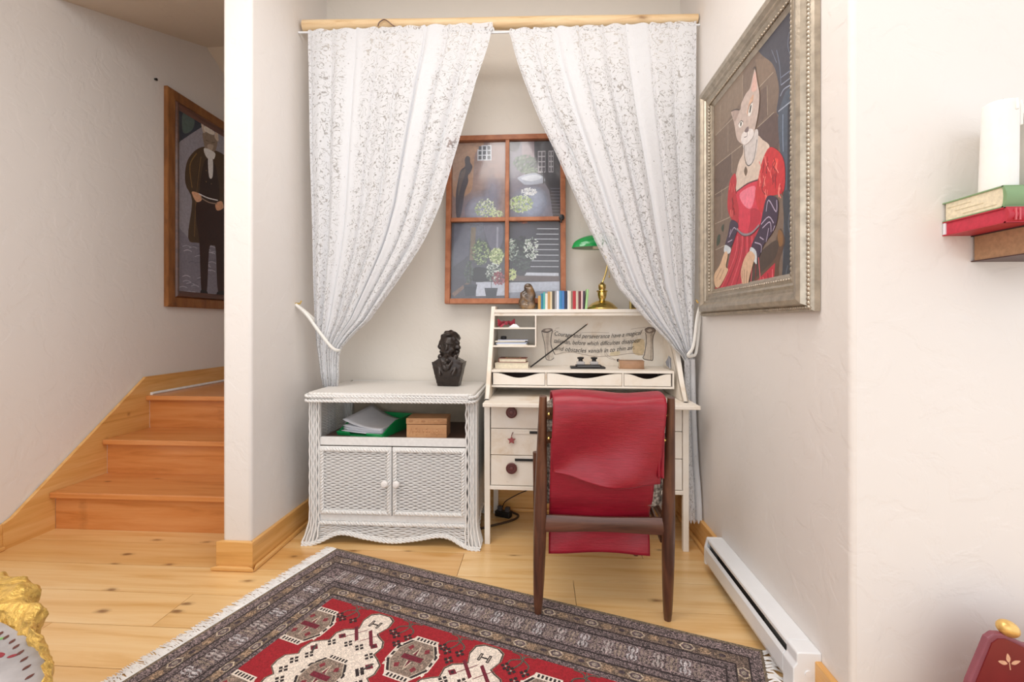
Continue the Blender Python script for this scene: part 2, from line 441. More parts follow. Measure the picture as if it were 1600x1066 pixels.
# painted shapes on the two canvases, in millimetres from the lower left corner of the canvas
LADY = [
 ('p','#7b685a',[(2,862),(2,862),(2,862),(622,862),(622,0),(0,0),(0,862)]),
 ('p','#8a7766',[(2,862),(2,862),(283,862),(283,740),(66,713),(2,717)]),
 ('p','#6a574d',[(10,578),(187,578),(187,486),(79,434),(2,445)]),
 ('p','#85705f',[(411,718),(509,717),(497,772),(383,832),(393,790)]),
 ('P','#5f4c47',[(393,581),(529,575),(540,450),(481,486),(402,554)]),
 ('p','#6d5a50',[(420,702),(468,695),(472,593),(402,590)]),
 ('P','#454550',[(420,832),(497,755),(529,699),(544,637),(529,579),(559,556),(622,557),(622,862),(424,862)]),
 ('P','#4f5968',[(543,572),(622,573),(622,0),(568,0),(563,4),(574,324),(548,455)]),
 ('p','#34333c',[(596,571),(622,571),(622,0),(589,0)]),
 ('P','#3c4048',[(567,294),(603,292),(617,156),(596,1),(559,4),(578,163)]),
 ('s','#98a0b3',3,[(556,650),(619,643)]),
 ('s','#838ca2',3,[(556,674),(619,665)]),
 ('s','#98a0b3',4,[(552,617),(574,628),(619,619)]),
 ('s','#a4acbc',4,[(540,574),(619,570)]),
 ('s','#8290a6',5,[(568,552),(567,488),(570,434)]),
 ('s','#6b7486',4,[(529,778),(548,717),(556,650)]),
 ('s','#7f889c',2,[(497,798),(529,737)]),
 ('s','#7f889c',2,[(603,788),(596,753),(610,713)]),
 ('s','#6c7583',3,[(603,300),(613,254),(599,202),(613,160)]),
 ('s','#6c7583',3,[(596,73),(585,42),(596,17)]),
 ('s','#b3a391',3,[(17,714),(205,709)]),
 ('s','#b3a391',3,[(17,582),(283,570)]),
 ('s','#b3a391',3,[(402,583),(513,584)]),
 ('s','#b3a391',3,[(411,718),(509,717)]),
 ('s','#b3a391',3,[(283,833),(283,740)]),
 ('s','#b3a391',3,[(150,702),(150,592)]),
 ('s','#b3a391',3,[(468,695),(472,593)]),
 ('s','#b3a391',3,[(187,578),(187,496)]),
 ('s','#b3a391',3,[(10,330),(181,322)]),
 ('s','#b3a391',3,[(17,215),(131,218)]),
 ('s','#b3a391',3,[(86,459),(86,334)]),
 ('s','#b3a391',3,[(72,819),(66,718)]),
 ('s','#b3a391',3,[(10,457),(169,450)]),
 ('P','#3c4a3c',[(38,268),(66,273),(66,240),(31,230)]),
 ('P','#3c4a3c',[(79,298),(106,308),(99,277)]),
 ('P','#5f4636',[(556,196),(580,155),(567,125),(544,87),(529,7),(383,18),(335,45),(374,88),(497,119),(529,172)]),
 ('P','#8a6238',[(544,194),(567,177),(567,145),(548,140),(537,171)]),
 ('p','#bb2438',[(233,257),(420,234),(393,185),(283,123),(283,74),(374,37),(521,91),(509,12),(383,4),(196,0),(10,0),(14,52),(144,121),(169,170)]),
 ('P','#4a3a30',[(383,128),(529,164),(521,107),(383,54),(345,35),(304,72)]),
 ('s','#e2606c',5,[(239,234),(210,153),(52,22)]),
 ('s','#8a1626',5,[(260,230),(238,149),(108,22)]),
 ('s','#e2606c',5,[(281,225),(264,145),(161,23)]),
 ('s','#8a1626',5,[(301,222),(290,141),(212,23)]),
 ('s','#e2606c',5,[(320,218),(315,138),(259,24)]),
 ('s','#8a1626',5,[(340,214),(340,134),(304,24)]),
 ('s','#e2606c',5,[(358,210),(363,131),(347,24)]),
 ('s','#8a1626',5,[(377,207),(386,127),(387,25)]),
 ('s','#e2606c',5,[(394,203),(408,124),(426,25)]),
 ('s','#7d1523',5,[(406,43),(429,14)]),
 ('s','#e8707a',5,[(441,53),(455,14)]),
 ('s','#7d1523',5,[(473,63),(481,14)]),
 ('s','#e8707a',5,[(504,72),(505,13)]),
 ('P','#d8c5b6',[(283,531),(304,562),(393,558),(438,525),(485,485),(455,462),(402,400),(233,407),(218,455),(250,514)]),
 ('P','#d6344c',[(214,411),(239,407),(324,409),(406,397),(393,353),(434,288),(420,238),(324,219),(228,264),(250,291),(199,364)]),
 ('P','#f07d92',[(261,392),(378,385),(378,339),(345,311),(283,347)]),
 ('P','#b92038',[(354,309),(420,283),(416,244),(330,225),(345,264)]),
 ('s','#55262e',5,[(233,407),(324,409),(406,397)]),
 ('P','#d2cac7',[(293,576),(393,581),(406,538),(383,480),(330,471),(299,535)]),
 ('s','#55504e',4,[(299,559),(304,504),(333,472),(374,481),(398,542)]),
 ('P','#6e5a48',[(309,478),(324,456),(309,442),(296,464)]),
 ('P','#c92a30',[(485,480),(544,444),(578,395),(580,323),(559,305),(497,312),(447,276),(411,290),(383,352),(406,399),(438,455)]),
 ('P','#bb2732',[(216,483),(231,446),(222,408),(250,336),(239,279),(199,298),(150,351),(148,414),(171,470)]),
 ('P','#e84c44',[(509,429),(540,421),(529,388),(513,385)]),
 ('s','#9c1f26',4,[(446,456),(445,439),(431,426)]),
 ('s','#f58a80',4,[(410,409),(417,389),(419,370)]),
 ('s','#f58a80',4,[(443,400),(450,380),(455,361)]),
 ('s','#f07068',4,[(450,344),(458,324),(460,306)]),
 ('s','#f58a80',4,[(531,413),(527,398),(543,376)]),
 ('s','#f58a80',4,[(554,325),(545,311),(557,291)]),
 ('s','#8a1a22',4,[(513,381),(507,366),(506,349)]),
 ('s','#f58a80',4,[(552,329),(541,316),(545,298)]),
 ('s','#8a1a22',4,[(517,403),(516,387),(521,369)]),
 ('s','#f58a80',4,[(476,437),(471,422),(486,399)]),
 ('s','#f58a80',4,[(420,417),(421,399),(425,380)]),
 ('s','#8a1a22',4,[(517,424),(507,411),(530,386)]),
 ('s','#8a1a22',4,[(507,391),(504,375),(515,354)]),
 ('s','#f58a80',4,[(459,392),(449,377),(444,361)]),
 ('s','#8a1a22',4,[(444,369),(435,354),(459,330)]),
 ('s','#f58a80',4,[(454,463),(459,444),(468,423)]),
 ('s','#f58a80',4,[(553,339),(543,326),(547,308)]),
 ('s','#9c1f26',4,[(555,333),(562,315),(566,298)]),
 ('s','#8a1a22',4,[(514,434),(523,414),(507,403)]),
 ('s','#8a1a22',4,[(448,390),(444,374),(431,360)]),
 ('s','#f58a80',4,[(414,459),(427,436),(417,422)]),
 ('s','#8a1a22',4,[(478,431),(468,417),(463,401)]),
 ('s','#8a1a22',4,[(522,366),(525,349),(524,332)]),
 ('s','#f07068',4,[(499,408),(491,394),(500,374)]),
 ('s','#8a1a22',4,[(527,388),(527,371),(519,357)]),
 ('s','#9c1f26',4,[(473,454),(472,438),(478,418)]),
 ('s','#8a1a22',4,[(476,430),(465,417),(468,399)]),
 ('s','#8a1a22',4,[(447,442),(445,425),(438,410)]),
 ('s','#f58a80',4,[(460,348),(461,330),(476,309)]),
 ('s','#f07068',4,[(472,343),(472,326),(458,312)]),
 ('s','#ef7a74',4,[(177,349),(173,322)]),
 ('s','#86181f',4,[(206,351),(213,321)]),
 ('s','#86181f',4,[(198,371),(194,344)]),
 ('s','#86181f',4,[(189,393),(200,362)]),
 ('s','#ef7a74',4,[(207,443),(213,413)]),
 ('s','#ef7a74',4,[(181,351),(185,321)]),
 ('s','#86181f',4,[(193,395),(203,364)]),
 ('s','#ef7a74',4,[(177,457),(165,432)]),
 ('s','#86181f',4,[(220,430),(229,400)]),
 ('s','#ef7a74',4,[(199,343),(191,317)]),
 ('s','#86181f',4,[(203,350),(212,319)]),
 ('s','#ef7a74',4,[(192,443),(192,415)]),
 ('P','#3d2a42',[(472,321),(537,295),(540,244),(517,200),(447,162),(406,124),(354,169),(416,226),(442,277)]),
 ('P','#3d2a42',[(181,307),(247,277),(228,241),(177,199),(122,214),(150,256)]),
 ('s','#b9abc2',4,[(464,272),(481,306),(529,255),(533,292)]),
 ('s','#b9abc2',4,[(429,236),(481,250),(513,222)]),
 ('s','#b9abc2',4,[(438,221),(489,231),(497,196)]),
 ('s','#b9abc2',4,[(481,212),(464,168)]),
 ('s','#b9abc2',4,[(383,182),(429,165),(429,139)]),
 ('s','#b9abc2',4,[(420,194),(447,180)]),
 ('s','#b9abc2',4,[(509,197),(521,212)]),
 ('s','#b9abc2',4,[(163,243),(205,271),(228,261)]),
 ('s','#b9abc2',4,[(150,225),(193,227)]),
 ('s','#b9abc2',4,[(169,253),(181,271)]),
 ('s','#94868e',9,[(233,262),(288,230),(354,220),(416,237)]),
 ('s','#4c4148',3,[(233,257),(288,225),(354,216),(416,232)]),
 ('P','#cfd6dc',[(125,218),(181,194),(163,176),(112,192)]),
 ('P','#cfd6dc',[(354,170),(393,149),(399,107),(385,109),(345,150)]),
 ('P','#d9b394',[(349,157),(385,134),(369,107),(347,72),(322,26),(293,30),(270,81),(285,118),(312,145)]),
 ('s','#7a5038',3,[(299,97),(299,39)]),
 ('s','#7a5038',3,[(322,89),(316,33)]),
 ('s','#7a5038',3,[(283,94),(281,65)]),
 ('P','#dcb896',[(119,189),(151,176),(131,128),(153,109),(66,51),(14,61),(7,109),(66,141)]),
 ('s','#7a5038',3,[(112,119),(66,81)]),
 ('s','#8a6048',3,[(86,128),(31,90)]),
 ('P','#c8b5ab',[(385,796),(402,744),(418,686),(409,632),(385,584),(354,560),(304,560),(241,604),(220,656),(207,692),(186,741),(261,709),(274,728),(312,745),(347,750),(369,780)]),
 ('P','#b09a90',[(193,736),(256,710),(250,700),(216,686)]),
 ('s','#4a3c38',4,[(184,741),(222,730),(261,710)]),
 ('P','#dcb3a6',[(385,788),(400,740),(393,716),(356,738)]),
 ('s','#3f3432',3,[(369,805),(383,806),(393,790)]),
 ('P','#d5aa8e',[(352,710),(376,707),(340,660),(322,673)]),
 ('P','#e6dedb',[(288,612),(359,597),(374,564),(309,559),(274,586)]),
 ('P','#ede8e2',[(366,689),(359,655),(340,650),(331,664),(345,686)]),
 ('P','#3c3a33',[(359,682),(350,660),(341,665),(348,682)]),
 ('s','#3f3432',3,[(366,690),(340,686),(330,665)]),
 ('P','#ede8e2',[(250,663),(277,660),(290,645),(272,639),(256,646)]),
 ('P','#3c3a33',[(268,660),(279,654),(274,643),(266,648)]),
 ('s','#3f3432',3,[(248,660),(272,664),(291,651)]),
 ('P','#7d6c6c',[(302,613),(332,617),(335,599),(316,601)]),
 ('s','#6a5a5a',3,[(324,599),(322,585),(299,590)]),
]
GENT = [
 ('p','#85838d',[(760,1334),(760,0),(0,0),(0,1334)]),
 ('P','#2b3340',[(760,1334),(760,1329),(550,1330),(474,1334),(313,1334),(165,1217),(11,1074),(0,1068),(0,1334)]),
 ('P','#4a5a58',[(41,1292),(144,1291),(123,1202),(41,1151)]),
 ('p','#6f6d79',[(0,481),(102,407),(760,487),(760,0),(0,0)]),
 ('s','#9a98a6',5,[(114,25),(153,36),(191,25)]),
 ('s','#9a98a6',5,[(98,351),(136,366),(174,359)]),
 ('s','#9a98a6',5,[(125,12),(163,23),(202,12)]),
 ('s','#5e5c69',5,[(203,374),(243,389),(285,383)]),
 ('s','#9a98a6',5,[(231,206),(272,219),(314,211)]),
 ('s','#5e5c69',5,[(486,273),(533,288),(581,280)]),
 ('s','#5e5c69',5,[(118,363),(156,378),(195,372)]),
 ('s','#5e5c69',5,[(267,218),(309,232),(352,223)]),
 ('s','#9a98a6',5,[(383,159),(428,172),(473,163)]),
 ('s','#a9a7b3',5,[(545,419),(594,436),(644,429)]),
 ('s','#9a98a6',5,[(444,384),(491,401),(538,394)]),
 ('s','#5e5c69',5,[(171,128),(210,140),(251,130)]),
 ('s','#9a98a6',5,[(489,228),(537,243),(585,234)]),
 ('s','#9a98a6',5,[(301,348),(343,363),(387,357)]),
 ('s','#a9a7b3',5,[(278,384),(320,400),(363,393)]),
 ('s','#a9a7b3',5,[(98,30),(136,40),(174,30)]),
 ('s','#5e5c69',5,[(233,173),(274,186),(315,177)]),
 ('s','#5e5c69',5,[(144,246),(183,259),(222,251)]),
 ('s','#9a98a6',5,[(70,92),(106,103),(144,94)]),
 ('s','#5e5c69',5,[(274,279),(315,294),(358,286)]),
 ('s','#a9a7b3',5,[(519,100),(567,113),(616,102)]),
 ('s','#5e5c69',5,[(325,288),(368,303),(412,295)]),
 ('s','#9a98a6',5,[(272,206),(314,219),(357,210)]),
 ('s','#a9a7b3',5,[(432,88),(477,100),(524,90)]),
 ('s','#9a98a6',5,[(281,269),(323,283),(366,275)]),
 ('s','#9a98a6',5,[(149,296),(188,310),(228,303)]),
 ('s','#a9a7b3',5,[(215,248),(256,262),(297,254)]),
 ('s','#5e5c69',5,[(482,364),(529,380),(578,373)]),
 ('s','#9a98a6',5,[(60,32),(97,42),(135,32)]),
 ('s','#5e5c69',5,[(102,94),(140,105),(179,96)]),
 ('s','#5e5c69',5,[(61,80),(97,91),(135,81)]),
 ('s','#5e5c69',5,[(173,318),(212,332),(252,325)]),
 ('s','#a9a7b3',5,[(491,379),(538,396),(587,389)]),
 ('s','#a9a7b3',5,[(227,234),(268,248),(310,240)]),
 ('s','#9a98a6',5,[(38,106),(75,117),(112,108)]),
 ('s','#a9a7b3',5,[(46,321),(82,334),(119,328)]),
 ('s','#a9a7b3',5,[(271,339),(313,354),(356,347)]),
 ('s','#a9a7b3',5,[(250,338),(291,353),(333,346)]),
 ('s','#9a98a6',5,[(35,350),(71,364),(108,358)]),
 ('s','#9a98a6',5,[(172,140),(212,152),(252,143)]),
 ('s','#5e5c69',5,[(393,281),(438,296),(484,288)]),
 ('s','#9a98a6',5,[(7,62),(42,72),(79,63)]),
 ('s','#a9a7b3',5,[(34,140),(70,152),(107,143)]),
 ('s','#5e5c69',5,[(87,245),(125,258),(163,251)]),
 ('s','#a9a7b3',5,[(225,358),(266,373),(307,366)]),
 ('s','#9a98a6',5,[(113,79),(151,90),(190,80)]),
 ('P','#40301f',[(243,1129),(144,1058),(71,944),(61,799),(123,691),(86,420),(187,402),(371,411),(591,430),(605,748),(591,1109),(446,1147),(347,1144)]),
 ('s','#77592f',8,[(165,1050),(102,939),(123,787)]),
 ('s','#6a4f2e',7,[(209,1042),(165,767),(144,439)]),
 ('s','#2a1e14',6,[(187,969),(155,732)]),
 ('s','#6a4f2e',8,[(471,1103),(497,792),(484,469)]),
 ('P','#2a1b17',[(243,1021),(359,1029),(396,747),(198,711)]),
 ('P','#2a1512',[(183,707),(421,750),(497,721),(502,36),(391,41),(362,378),(328,407),(291,367),(265,33),(214,39),(192,416),(161,572)]),
 ('P','#141012',[(209,58),(268,54),(272,21),(209,17)]),
 ('P','#141012',[(391,63),(502,63),(502,23),(376,19)]),
 ('P','#7e6f62',[(231,1232),(359,1255),(381,1226),(352,1137),(265,1109),(238,1152)]),
 ('P','#b8aa9c',[(209,1299),(261,1261),(231,1228)]),
 ('P','#cac1b8',[(249,1286),(347,1284),(328,1252),(243,1250)]),
 ('P','#b8aa9c',[(376,1318),(391,1230),(347,1246)]),
 ('s','#3b322c',4,[(254,1183),(288,1188)]),
 ('s','#3b322c',4,[(319,1191),(352,1204)]),
 ('P','#a39486',[(277,1159),(335,1177),(323,1135),(281,1122)]),
 ('P','#d4d0d0',[(243,1120),(352,1125),(340,1070),(312,1080),(288,1051),(249,1073)]),
 ('P','#d0ccce',[(281,1060),(328,1077),(328,936),(291,921)]),
 ('P','#c79878',[(119,757),(198,763),(214,723),(161,698)]),
 ('P','#c79878',[(359,734),(426,773),(446,725),(376,687)]),
 ('s','#ddd5cc',9,[(187,763),(277,757),(384,768)]),
 ('s','#8a7566',9,[(209,739),(288,727),(376,739)]),
 ('s','#b08a4a',4,[(259,960),(263,955)]),
 ('s','#b08a4a',4,[(259,877),(263,872)]),
 ('s','#b08a4a',4,[(312,877),(316,872)]),
]
# ------------------------------------------------------------------ the room
XR, XL, XS, YB, YP = 0.775, -1.24, -2.51, 2.575, 1.885
fl = MB().box(-2.6, 2.3, -1.3, 2.62, -0.05, -0.012).build('floor', M['gap'])
struct(fl)
rows = {10: [0.46], 9: [-0.347], 8: [0.135], 7: [-1.347], 11: [-1.69, 0.9]}
joint = random.Random(12)
for k in range(-6, 13):
    y0 = 1.88 + (k - 9) * 0.19; y1 = min(y0 + 0.19, 2.57)
    xs = [-2.5] + sorted(rows.get(k, [joint.uniform(-1.8, -0.4), joint.uniform(0.2, 1.6)])) + [2.25]
    if k == 9: xs.insert(-1, 1.3)
    for a, b in zip(xs, xs[1:]):
        w, d = b - a - 0.002, y1 - y0 - 0.0022
        o = MB().box(-w / 2, w / 2, -d / 2, d / 2, -0.012, 0.0).build('plank', M['pine'], fl)
        o.location = ((a + b) / 2, (y0 + y1) / 2, 0)

def wall(name, x0, x1, y0, y1, z0, z1, mat, bev=0.0):
    return struct(MB().box(x0, x1, y0, y1, z0, z1).build(name, mat, bevel=bev, seg=4, smooth=bool(bev)))
wall('wall_left', XS - 0.12, XS, -1.3, 4.3, -0.05, 3.6, M['wall'])
wall('wall_partition', -1.369, XL, YP, 4.3, -0.01, 3.4, M['wall'], 0.014)
wall('wall_back', XL, XR, YB, YB + 0.12, -0.01, 3.4, M['wall_cream'])
wall('wall_right', XR, 2.3, 1.186, YB + 0.12, -0.01, 3.4, M['wall'], 0.014)
wall('ceiling', XS, 2.3, -1.3, 2.25, 2.96, 3.04, M['ceil'])
struct(MB().box(XL, XR, 2.25, YB, 2.96, 3.04).build('ceiling_alcove', M['ceil']))
# stairwell ceiling: rises to a ridge, then falls away behind it
struct(MB().prism([(2.2, 2.74), (3.283, 3.14), (4.3, 2.60), (4.3, 2.70), (3.283, 3.26), (2.2, 3.0)], XS, -1.369, 'x').build('ceiling_stairwell', M['ceil']))
struct(MB().box(XS, -1.369, 4.2, 4.3, 0, 2.8).build('wall_stairwell', M['wall']))

# baseboards with a quarter-round shoe
def baseboard(name, path, h=0.12, t=0.018, left=False):
    """path of floor points along the wall face; the board stands on the left-hand (or right-hand) side"""
    b = MB(); s = MB()
    for (ax, ay), (bx, by) in zip(path, path[1:]):
        d = Vector((bx - ax, by - ay)).normalized(); n = Vector((-d.y, d.x)) * (1 if left else -1)
        e = d * t
        for mb, o0, o1, z1 in ((b, 0, t, h), (s, t, t + 0.016, 0.02)):
            p = [(ax + n.x * o0 - 0, ay + n.y * o0), (bx + n.x * o0, by + n.y * o0), (bx + n.x * o1 + d.x * o1 * ext, by + n.y * o1 + d.y * o1 * ext), (ax + n.x * o1 - d.x * o1 * ext0, ay + n.y * o1 - d.y * o1 * ext0)]
            mb.prism(p, 0.0, z1, 'z')
    tm = M['pine_trim'] if abs(path[1][0] - path[0][0]) > abs(path[1][1] - path[0][1]) else M['pine_trim_y']
    o = struct(b.build(name, tm, bevel=0.003))
    s.build('shoe_moulding', tm, o, bevel=0.006, seg=3)
    return o
ext, ext0 = 0, 0
baseboard('baseboard_back', [(XL, YB), (XR, YB)])
baseboard('baseboard_right', [(XR, YB), (XR, 1.186)])
baseboard('baseboard_front', [(XR, 1.186), (2.3, 1.186)], left=False)
ext = 1
baseboard('baseboard_alcove', [(XL, YB), (XL, YP)], left=True)
ext0 = 1
baseboard('baseboard_pillar', [(-1.369, YP), (XL, YP)], left=False)
ext, ext0 = 0, 0
baseboard('baseboard_left', [(XS, -1.3), (XS, 1.965)], left=False)

# ------------------------------------------------------------------ staircase
st = thing('staircase', 'short pine staircase with three knotty steps up to a landing', 'stairs', (-1.94, 2.19, 0))
RISE = [0.0, 0.197, 0.394, 0.60]
RY = [2.19, 2.47, 2.755]
def stair_part(name, x0, x1, y0, y1, z0, z1, bev):
    o = MB().box(x0 + 1.94, x1 + 1.94, y0 - 2.19, y1 - 2.19, z0, z1).build(name, M['fir'], st, bevel=bev)
    return o
for i in range(3):
    stair_part('riser', XS + 0.024, -1.374, RY[i], RY[i] + 0.02, RISE[i], RISE[i + 1] - 0.03, 0.001)
    yb = (RY + [4.19])[i + 1] + (0.0 if i < 2 else 0)
    stair_part('tread' if i < 2 else 'landing', XS + 0.024, -1.374, RY[i] - 0.032, yb + (0.02 if i < 2 else 0), RISE[i + 1] - 0.03, RISE[i + 1], 0.006)
sk = [(1.965, 0.0), (2.19, 0.0), (2.19, .19), (2.47, .19), (2.47, .385), (2.755, .385), (2.755, .59), (4.19, .59), (4.19, 0.718), (2.731, .718), (2.0, 0.135), (1.965, 0.12)]
MB().prism([(y - 2.19, z) for y, z in sk], XS + 1.945, XS + 1.945 + 0.018, 'x').build('stringer', M['pine_trim_y'], st)
MB().tube([(XS + 0.03 + 1.94, 2.76 - 2.19, .606), (XS + 0.03 + 1.94, 4.15 - 2.19, .606)], 0.012, 6).build('edge_rope', M['wicker'], st, smooth=True)

# a screw left in the stairwell wall
tag(MB().tube([(XS, 2.82, 2.65), (XS + .014, 2.82, 2.648)], [0.006, 0.009], 8).build('wall_screw', M['black']), 'small dark screw left in the stairwell wall above the framed gentleman', 'screw')

# ------------------------------------------------------------------ baseboard heater
ht = thing('baseboard_heater', 'long white electric baseboard heater on the right alcove wall', 'heater', (XR, 1.65, 0))
x1 = -0.0005; xo = -0.066
MB().prism([(-0.0005, 0.142), (-0.060, 0.142), (xo, 0.137), (xo, 0.126), (xo + .003, 0.126), (xo + .003, 0.135), (-0.0005, 0.138)], -0.29, 0.33, 'y').build('top_cover', M['white'], ht, bevel=0.002)
MB().prism([(xo - .004, 0.108), (xo - .010, 0.098), (xo - .010, 0.05), (xo - .002, 0.03), (xo + .004, 0.03), (xo - .004, 0.052), (xo - .004, 0.1), (xo, 0.108)], -0.29, 0.33, 'y').build('front_cover', M['white'], ht, bevel=0.002)
MB().box(-0.019, -0.018, -0.29, 0.33, 0.03, 0.138).build('back_plate', M['white'], ht)
MB().box(-0.058, -0.02, -0.14, 0.24, 0.07, 0.118).build('heating_fins', M['dark'], ht)
for a, b in ((-0.29, -0.14), (0.24, 0.33)):
    MB().box(-0.058, -0.02, a, b, 0.07, 0.12).build('inner_deflector', M['steel'], ht, bevel=.004)
e = MB().prism([(-0.0, 0.0), (-0.0, 0.142), (-0.062, 0.142), (xo, 0.138), (xo, 0.112), (xo - .010, 0.098), (xo - .010, 0.02), (xo + .01, 0.0)], -0.345, -0.29, 'y').build('end_box', M['white'], ht, bevel=0.003)
MB().tube([(-0.036, -0.345, 0.085), (-0.036, -0.348, 0.085)], 0.009, 14).build('knockout', M['white'], e)
MB().tube([(-0.036, -0.345, 0.04), (-0.036, -0.347, 0.04)], 0.004, 10).build('screw', M['steel'], e)
MB().prism([(-0.019, 0.02), (-0.019, 0.125), (-0.0005, 0.125), (-0.0005, 0.142), (-0.062, 0.142), (xo, 0.138), (xo - .01, 0.098), (xo - .01, 0.03)], 0.33, 0.345, 'y').build('end_cap', M['white'], ht, bevel=0.003)
# ------------------------------------------------------------------ curtain pole, rods and lace curtains
def log():
    mb = MB(); n = 40; pts = []; R = []
    for i in range(n + 1):
        t = i / n
        pts.append((-1.222 + t * (0.768 + 1.222), 2.285 + .006 * math.sin(5 * t + 1), 2.594 - 0.052 * t + .005 * math.sin(7 * t)))
        R.append(0.0285 + 0.003 * math.sin(9 * t + 2) - 0.002 * t)
    mb.tube(pts, R, 14)
    return mb
pole = thing('curtain_pole', 'peeled wooden log pole spanning the alcove above the curtains', 'pole', (0, 0, 0))
log().build('log', M['log'], pole, smooth=True)
kn = MB().tube(smooth_pts([(-.82, 2.258, 2.560), (-.812, 2.254, 2.576), (-.79, 2.255, 2.590), (-.77, 2.253, 2.582), (-.745, 2.256, 2.562), (-.73, 2.262, 2.556)], False, 5), 0.0028, 5)
kn.build('bark_scar', M['walnut_x'], pole, smooth=True)

for k, (xa, xb, z0, z1, what) in enumerate(((-1.238, -0.235, 2.548, 2.522, 'left alcove wall'), (-0.262, 0.774, 2.508, 2.505, 'right alcove wall'))):
    r = thing('curtain_rod', 'thin white tension rod under the log pole reaching to the ' + what, 'curtain rod', (0, 0, 0), group='curtain rods')
    MB().tube([(xa, 2.264, z0), (xb, 2.264, z1)], 0.0055, 10).build('tube', M['white'], r, smooth=True)
    ex = xb if k == 0 else xa
    MB().ball((ex, 2.264, z1 if k == 0 else z0), (.008, .012, .012)).build('end_cap', M['white'], r, smooth=True)

def lace():
    m, nt, b = nodes_of('cotton_lace')
    uv = coords(nt, kind='UV')
    sp = N(nt, 'ShaderNodeSeparateXYZ'); nt.links.new(uv, sp.inputs[0])
    # plain bands alternate with open scrollwork bands across the width
    st = math_n(nt, 'FRACT', math_n(nt, 'DIVIDE', math_n(nt, 'ADD', sp.outputs[0], 0.19), 0.50))
    band = ramp(nt, st, [(0.0, (0, 0, 0)), (0.20, (0, 0, 0)), (0.25, (1, 1, 1)), (0.93, (1, 1, 1)), (0.97, (0, 0, 0)), (1.0, (0, 0, 0))])
    edge = ramp(nt, noise_n(nt, uv, 9, 2), [(0.42, (0, 0, 0)), (0.5, (1, 1, 1))])
    n1 = noise_n(nt, uv, 24, 1.0, .5, 1.6)
    curl = math_n(nt, 'ABSOLUTE', math_n(nt, 'SUBTRACT', n1, 0.5))
    curl = ramp(nt, curl, [(0.0, (1, 1, 1)), (0.016, (1, 1, 1)), (0.036, (0, 0, 0))])
    brk = ramp(nt, noise_n(nt, uv, 55, 1), [(0.40, (0, 0, 0)), (0.50, (1, 1, 1))])
    net = N(nt, 'ShaderNodeTexVoronoi', ins={'Scale': 75.0}); nt.links.new(uv, net.inputs['Vector'])
    pin = ramp(nt, net.outputs['Distance'], [(0.0, (1, 1, 1)), (0.16, (.9, .9, .9)), (0.26, (0, 0, 0))])
    scroll = math_n(nt, 'MULTIPLY', math_n(nt, 'MULTIPLY', curl, brk), band)
    eye = N(nt, 'ShaderNodeTexVoronoi', ins={'Scale': 24.0}); nt.links.new(uv, eye.inputs['Vector'])
    dots = ramp(nt, eye.outputs['Distance'], [(0.0, (1, 1, 1)), (0.06, (1, 1, 1)), (0.10, (0, 0, 0))])
    dots = math_n(nt, 'MULTIPLY', dots, math_n(nt, 'SUBTRACT', 1.0, band))
    small = math_n(nt, 'MULTIPLY', math_n(nt, 'MULTIPLY', pin, band), math_n(nt, 'MULTIPLY', edge, 0.35))
    hole = math_n(nt, 'MAXIMUM', math_n(nt, 'MAXIMUM', scroll, dots), small)
    sheer = math_n(nt, 'MULTIPLY', band, 0.07)
    al = math_n(nt, 'SUBTRACT', math_n(nt, 'SUBTRACT', 1.0, math_n(nt, 'MULTIPLY', hole, 0.60)), sheer, True)
    nt.links.new(al, b.inputs['Alpha'])
    b.inputs['Base Color'].default_value = lin('#d6d7da')
    b.inputs['Roughness'].default_value = 0.9
    bump(nt, b, math_n(nt, 'SUBTRACT', 1.0, math_n(nt, 'MAXIMUM', hole, curl)), 0.35, 0.002)
    return m
M['lace'] = lace()
M['cord'] = plain('white_cord', '#f1efea', 0.7, var=.03)

def curtain_mesh(name, rows, width, folds, parent, hem=0.0, ph=0.0, nu=110, nv=110):
    """rows: (z descending as -z, x left, x right, fold depth, y)"""
    z0, z1 = rows[0][0], rows[-1][0]
    V, F, UV = [], [], []
    for j in range(nv + 1):
        z = z0 + (z1 - z0) * j / nv
        xl, xr, amp, yy = interp(rows, z)
        for i in range(nu + 1):
            u = i / nu
            f = math.sin(2 * PI * folds * u + ph + .8 * math.sin(3 * u * PI)) + .35 * math.sin(2 * PI * folds * 2.3 * u + 1.3 * ph)
            x = xl + (xr - xl) * u + 0.12 * (xr - xl) / folds * math.cos(2 * PI * folds * u + ph)
            zz = -z
            if hem and j > nv - 12: zz += hem * abs(math.sin(PI * 7 * u)) * (j - nv + 12) / 12
            if j == 0: zz += .004 * math.sin(90 * u)
            V.append((min(x, 0.768), yy + amp * f * (.95 if -z > .93 else .7) * (.6 + .8 * noise.noise(Vector((u * 5 + ph * 7, 3.1, 0)))), zz)); UV.append((u * width, -z))
    F = [(j * (nu + 1) + i, j * (nu + 1) + i + 1, (j + 1) * (nu + 1) + i + 1, (j + 1) * (nu + 1) + i) for j in range(nv) for i in range(nu)]
    me = bpy.data.meshes.new(name); me.from_pydata(V, [], F)
    ul = me.uv_layers.new(name='UVMap')
    ul.data.foreach_set('uv', [c for f in F for i in f for c in UV[i]])
    me.materials.append(M['lace'])
    me.polygons.foreach_set('use_smooth', [True] * len(F)); me.update()
    o = bpy.data.objects.new(name, me); COL.objects.link(o); o.parent = parent
    return o

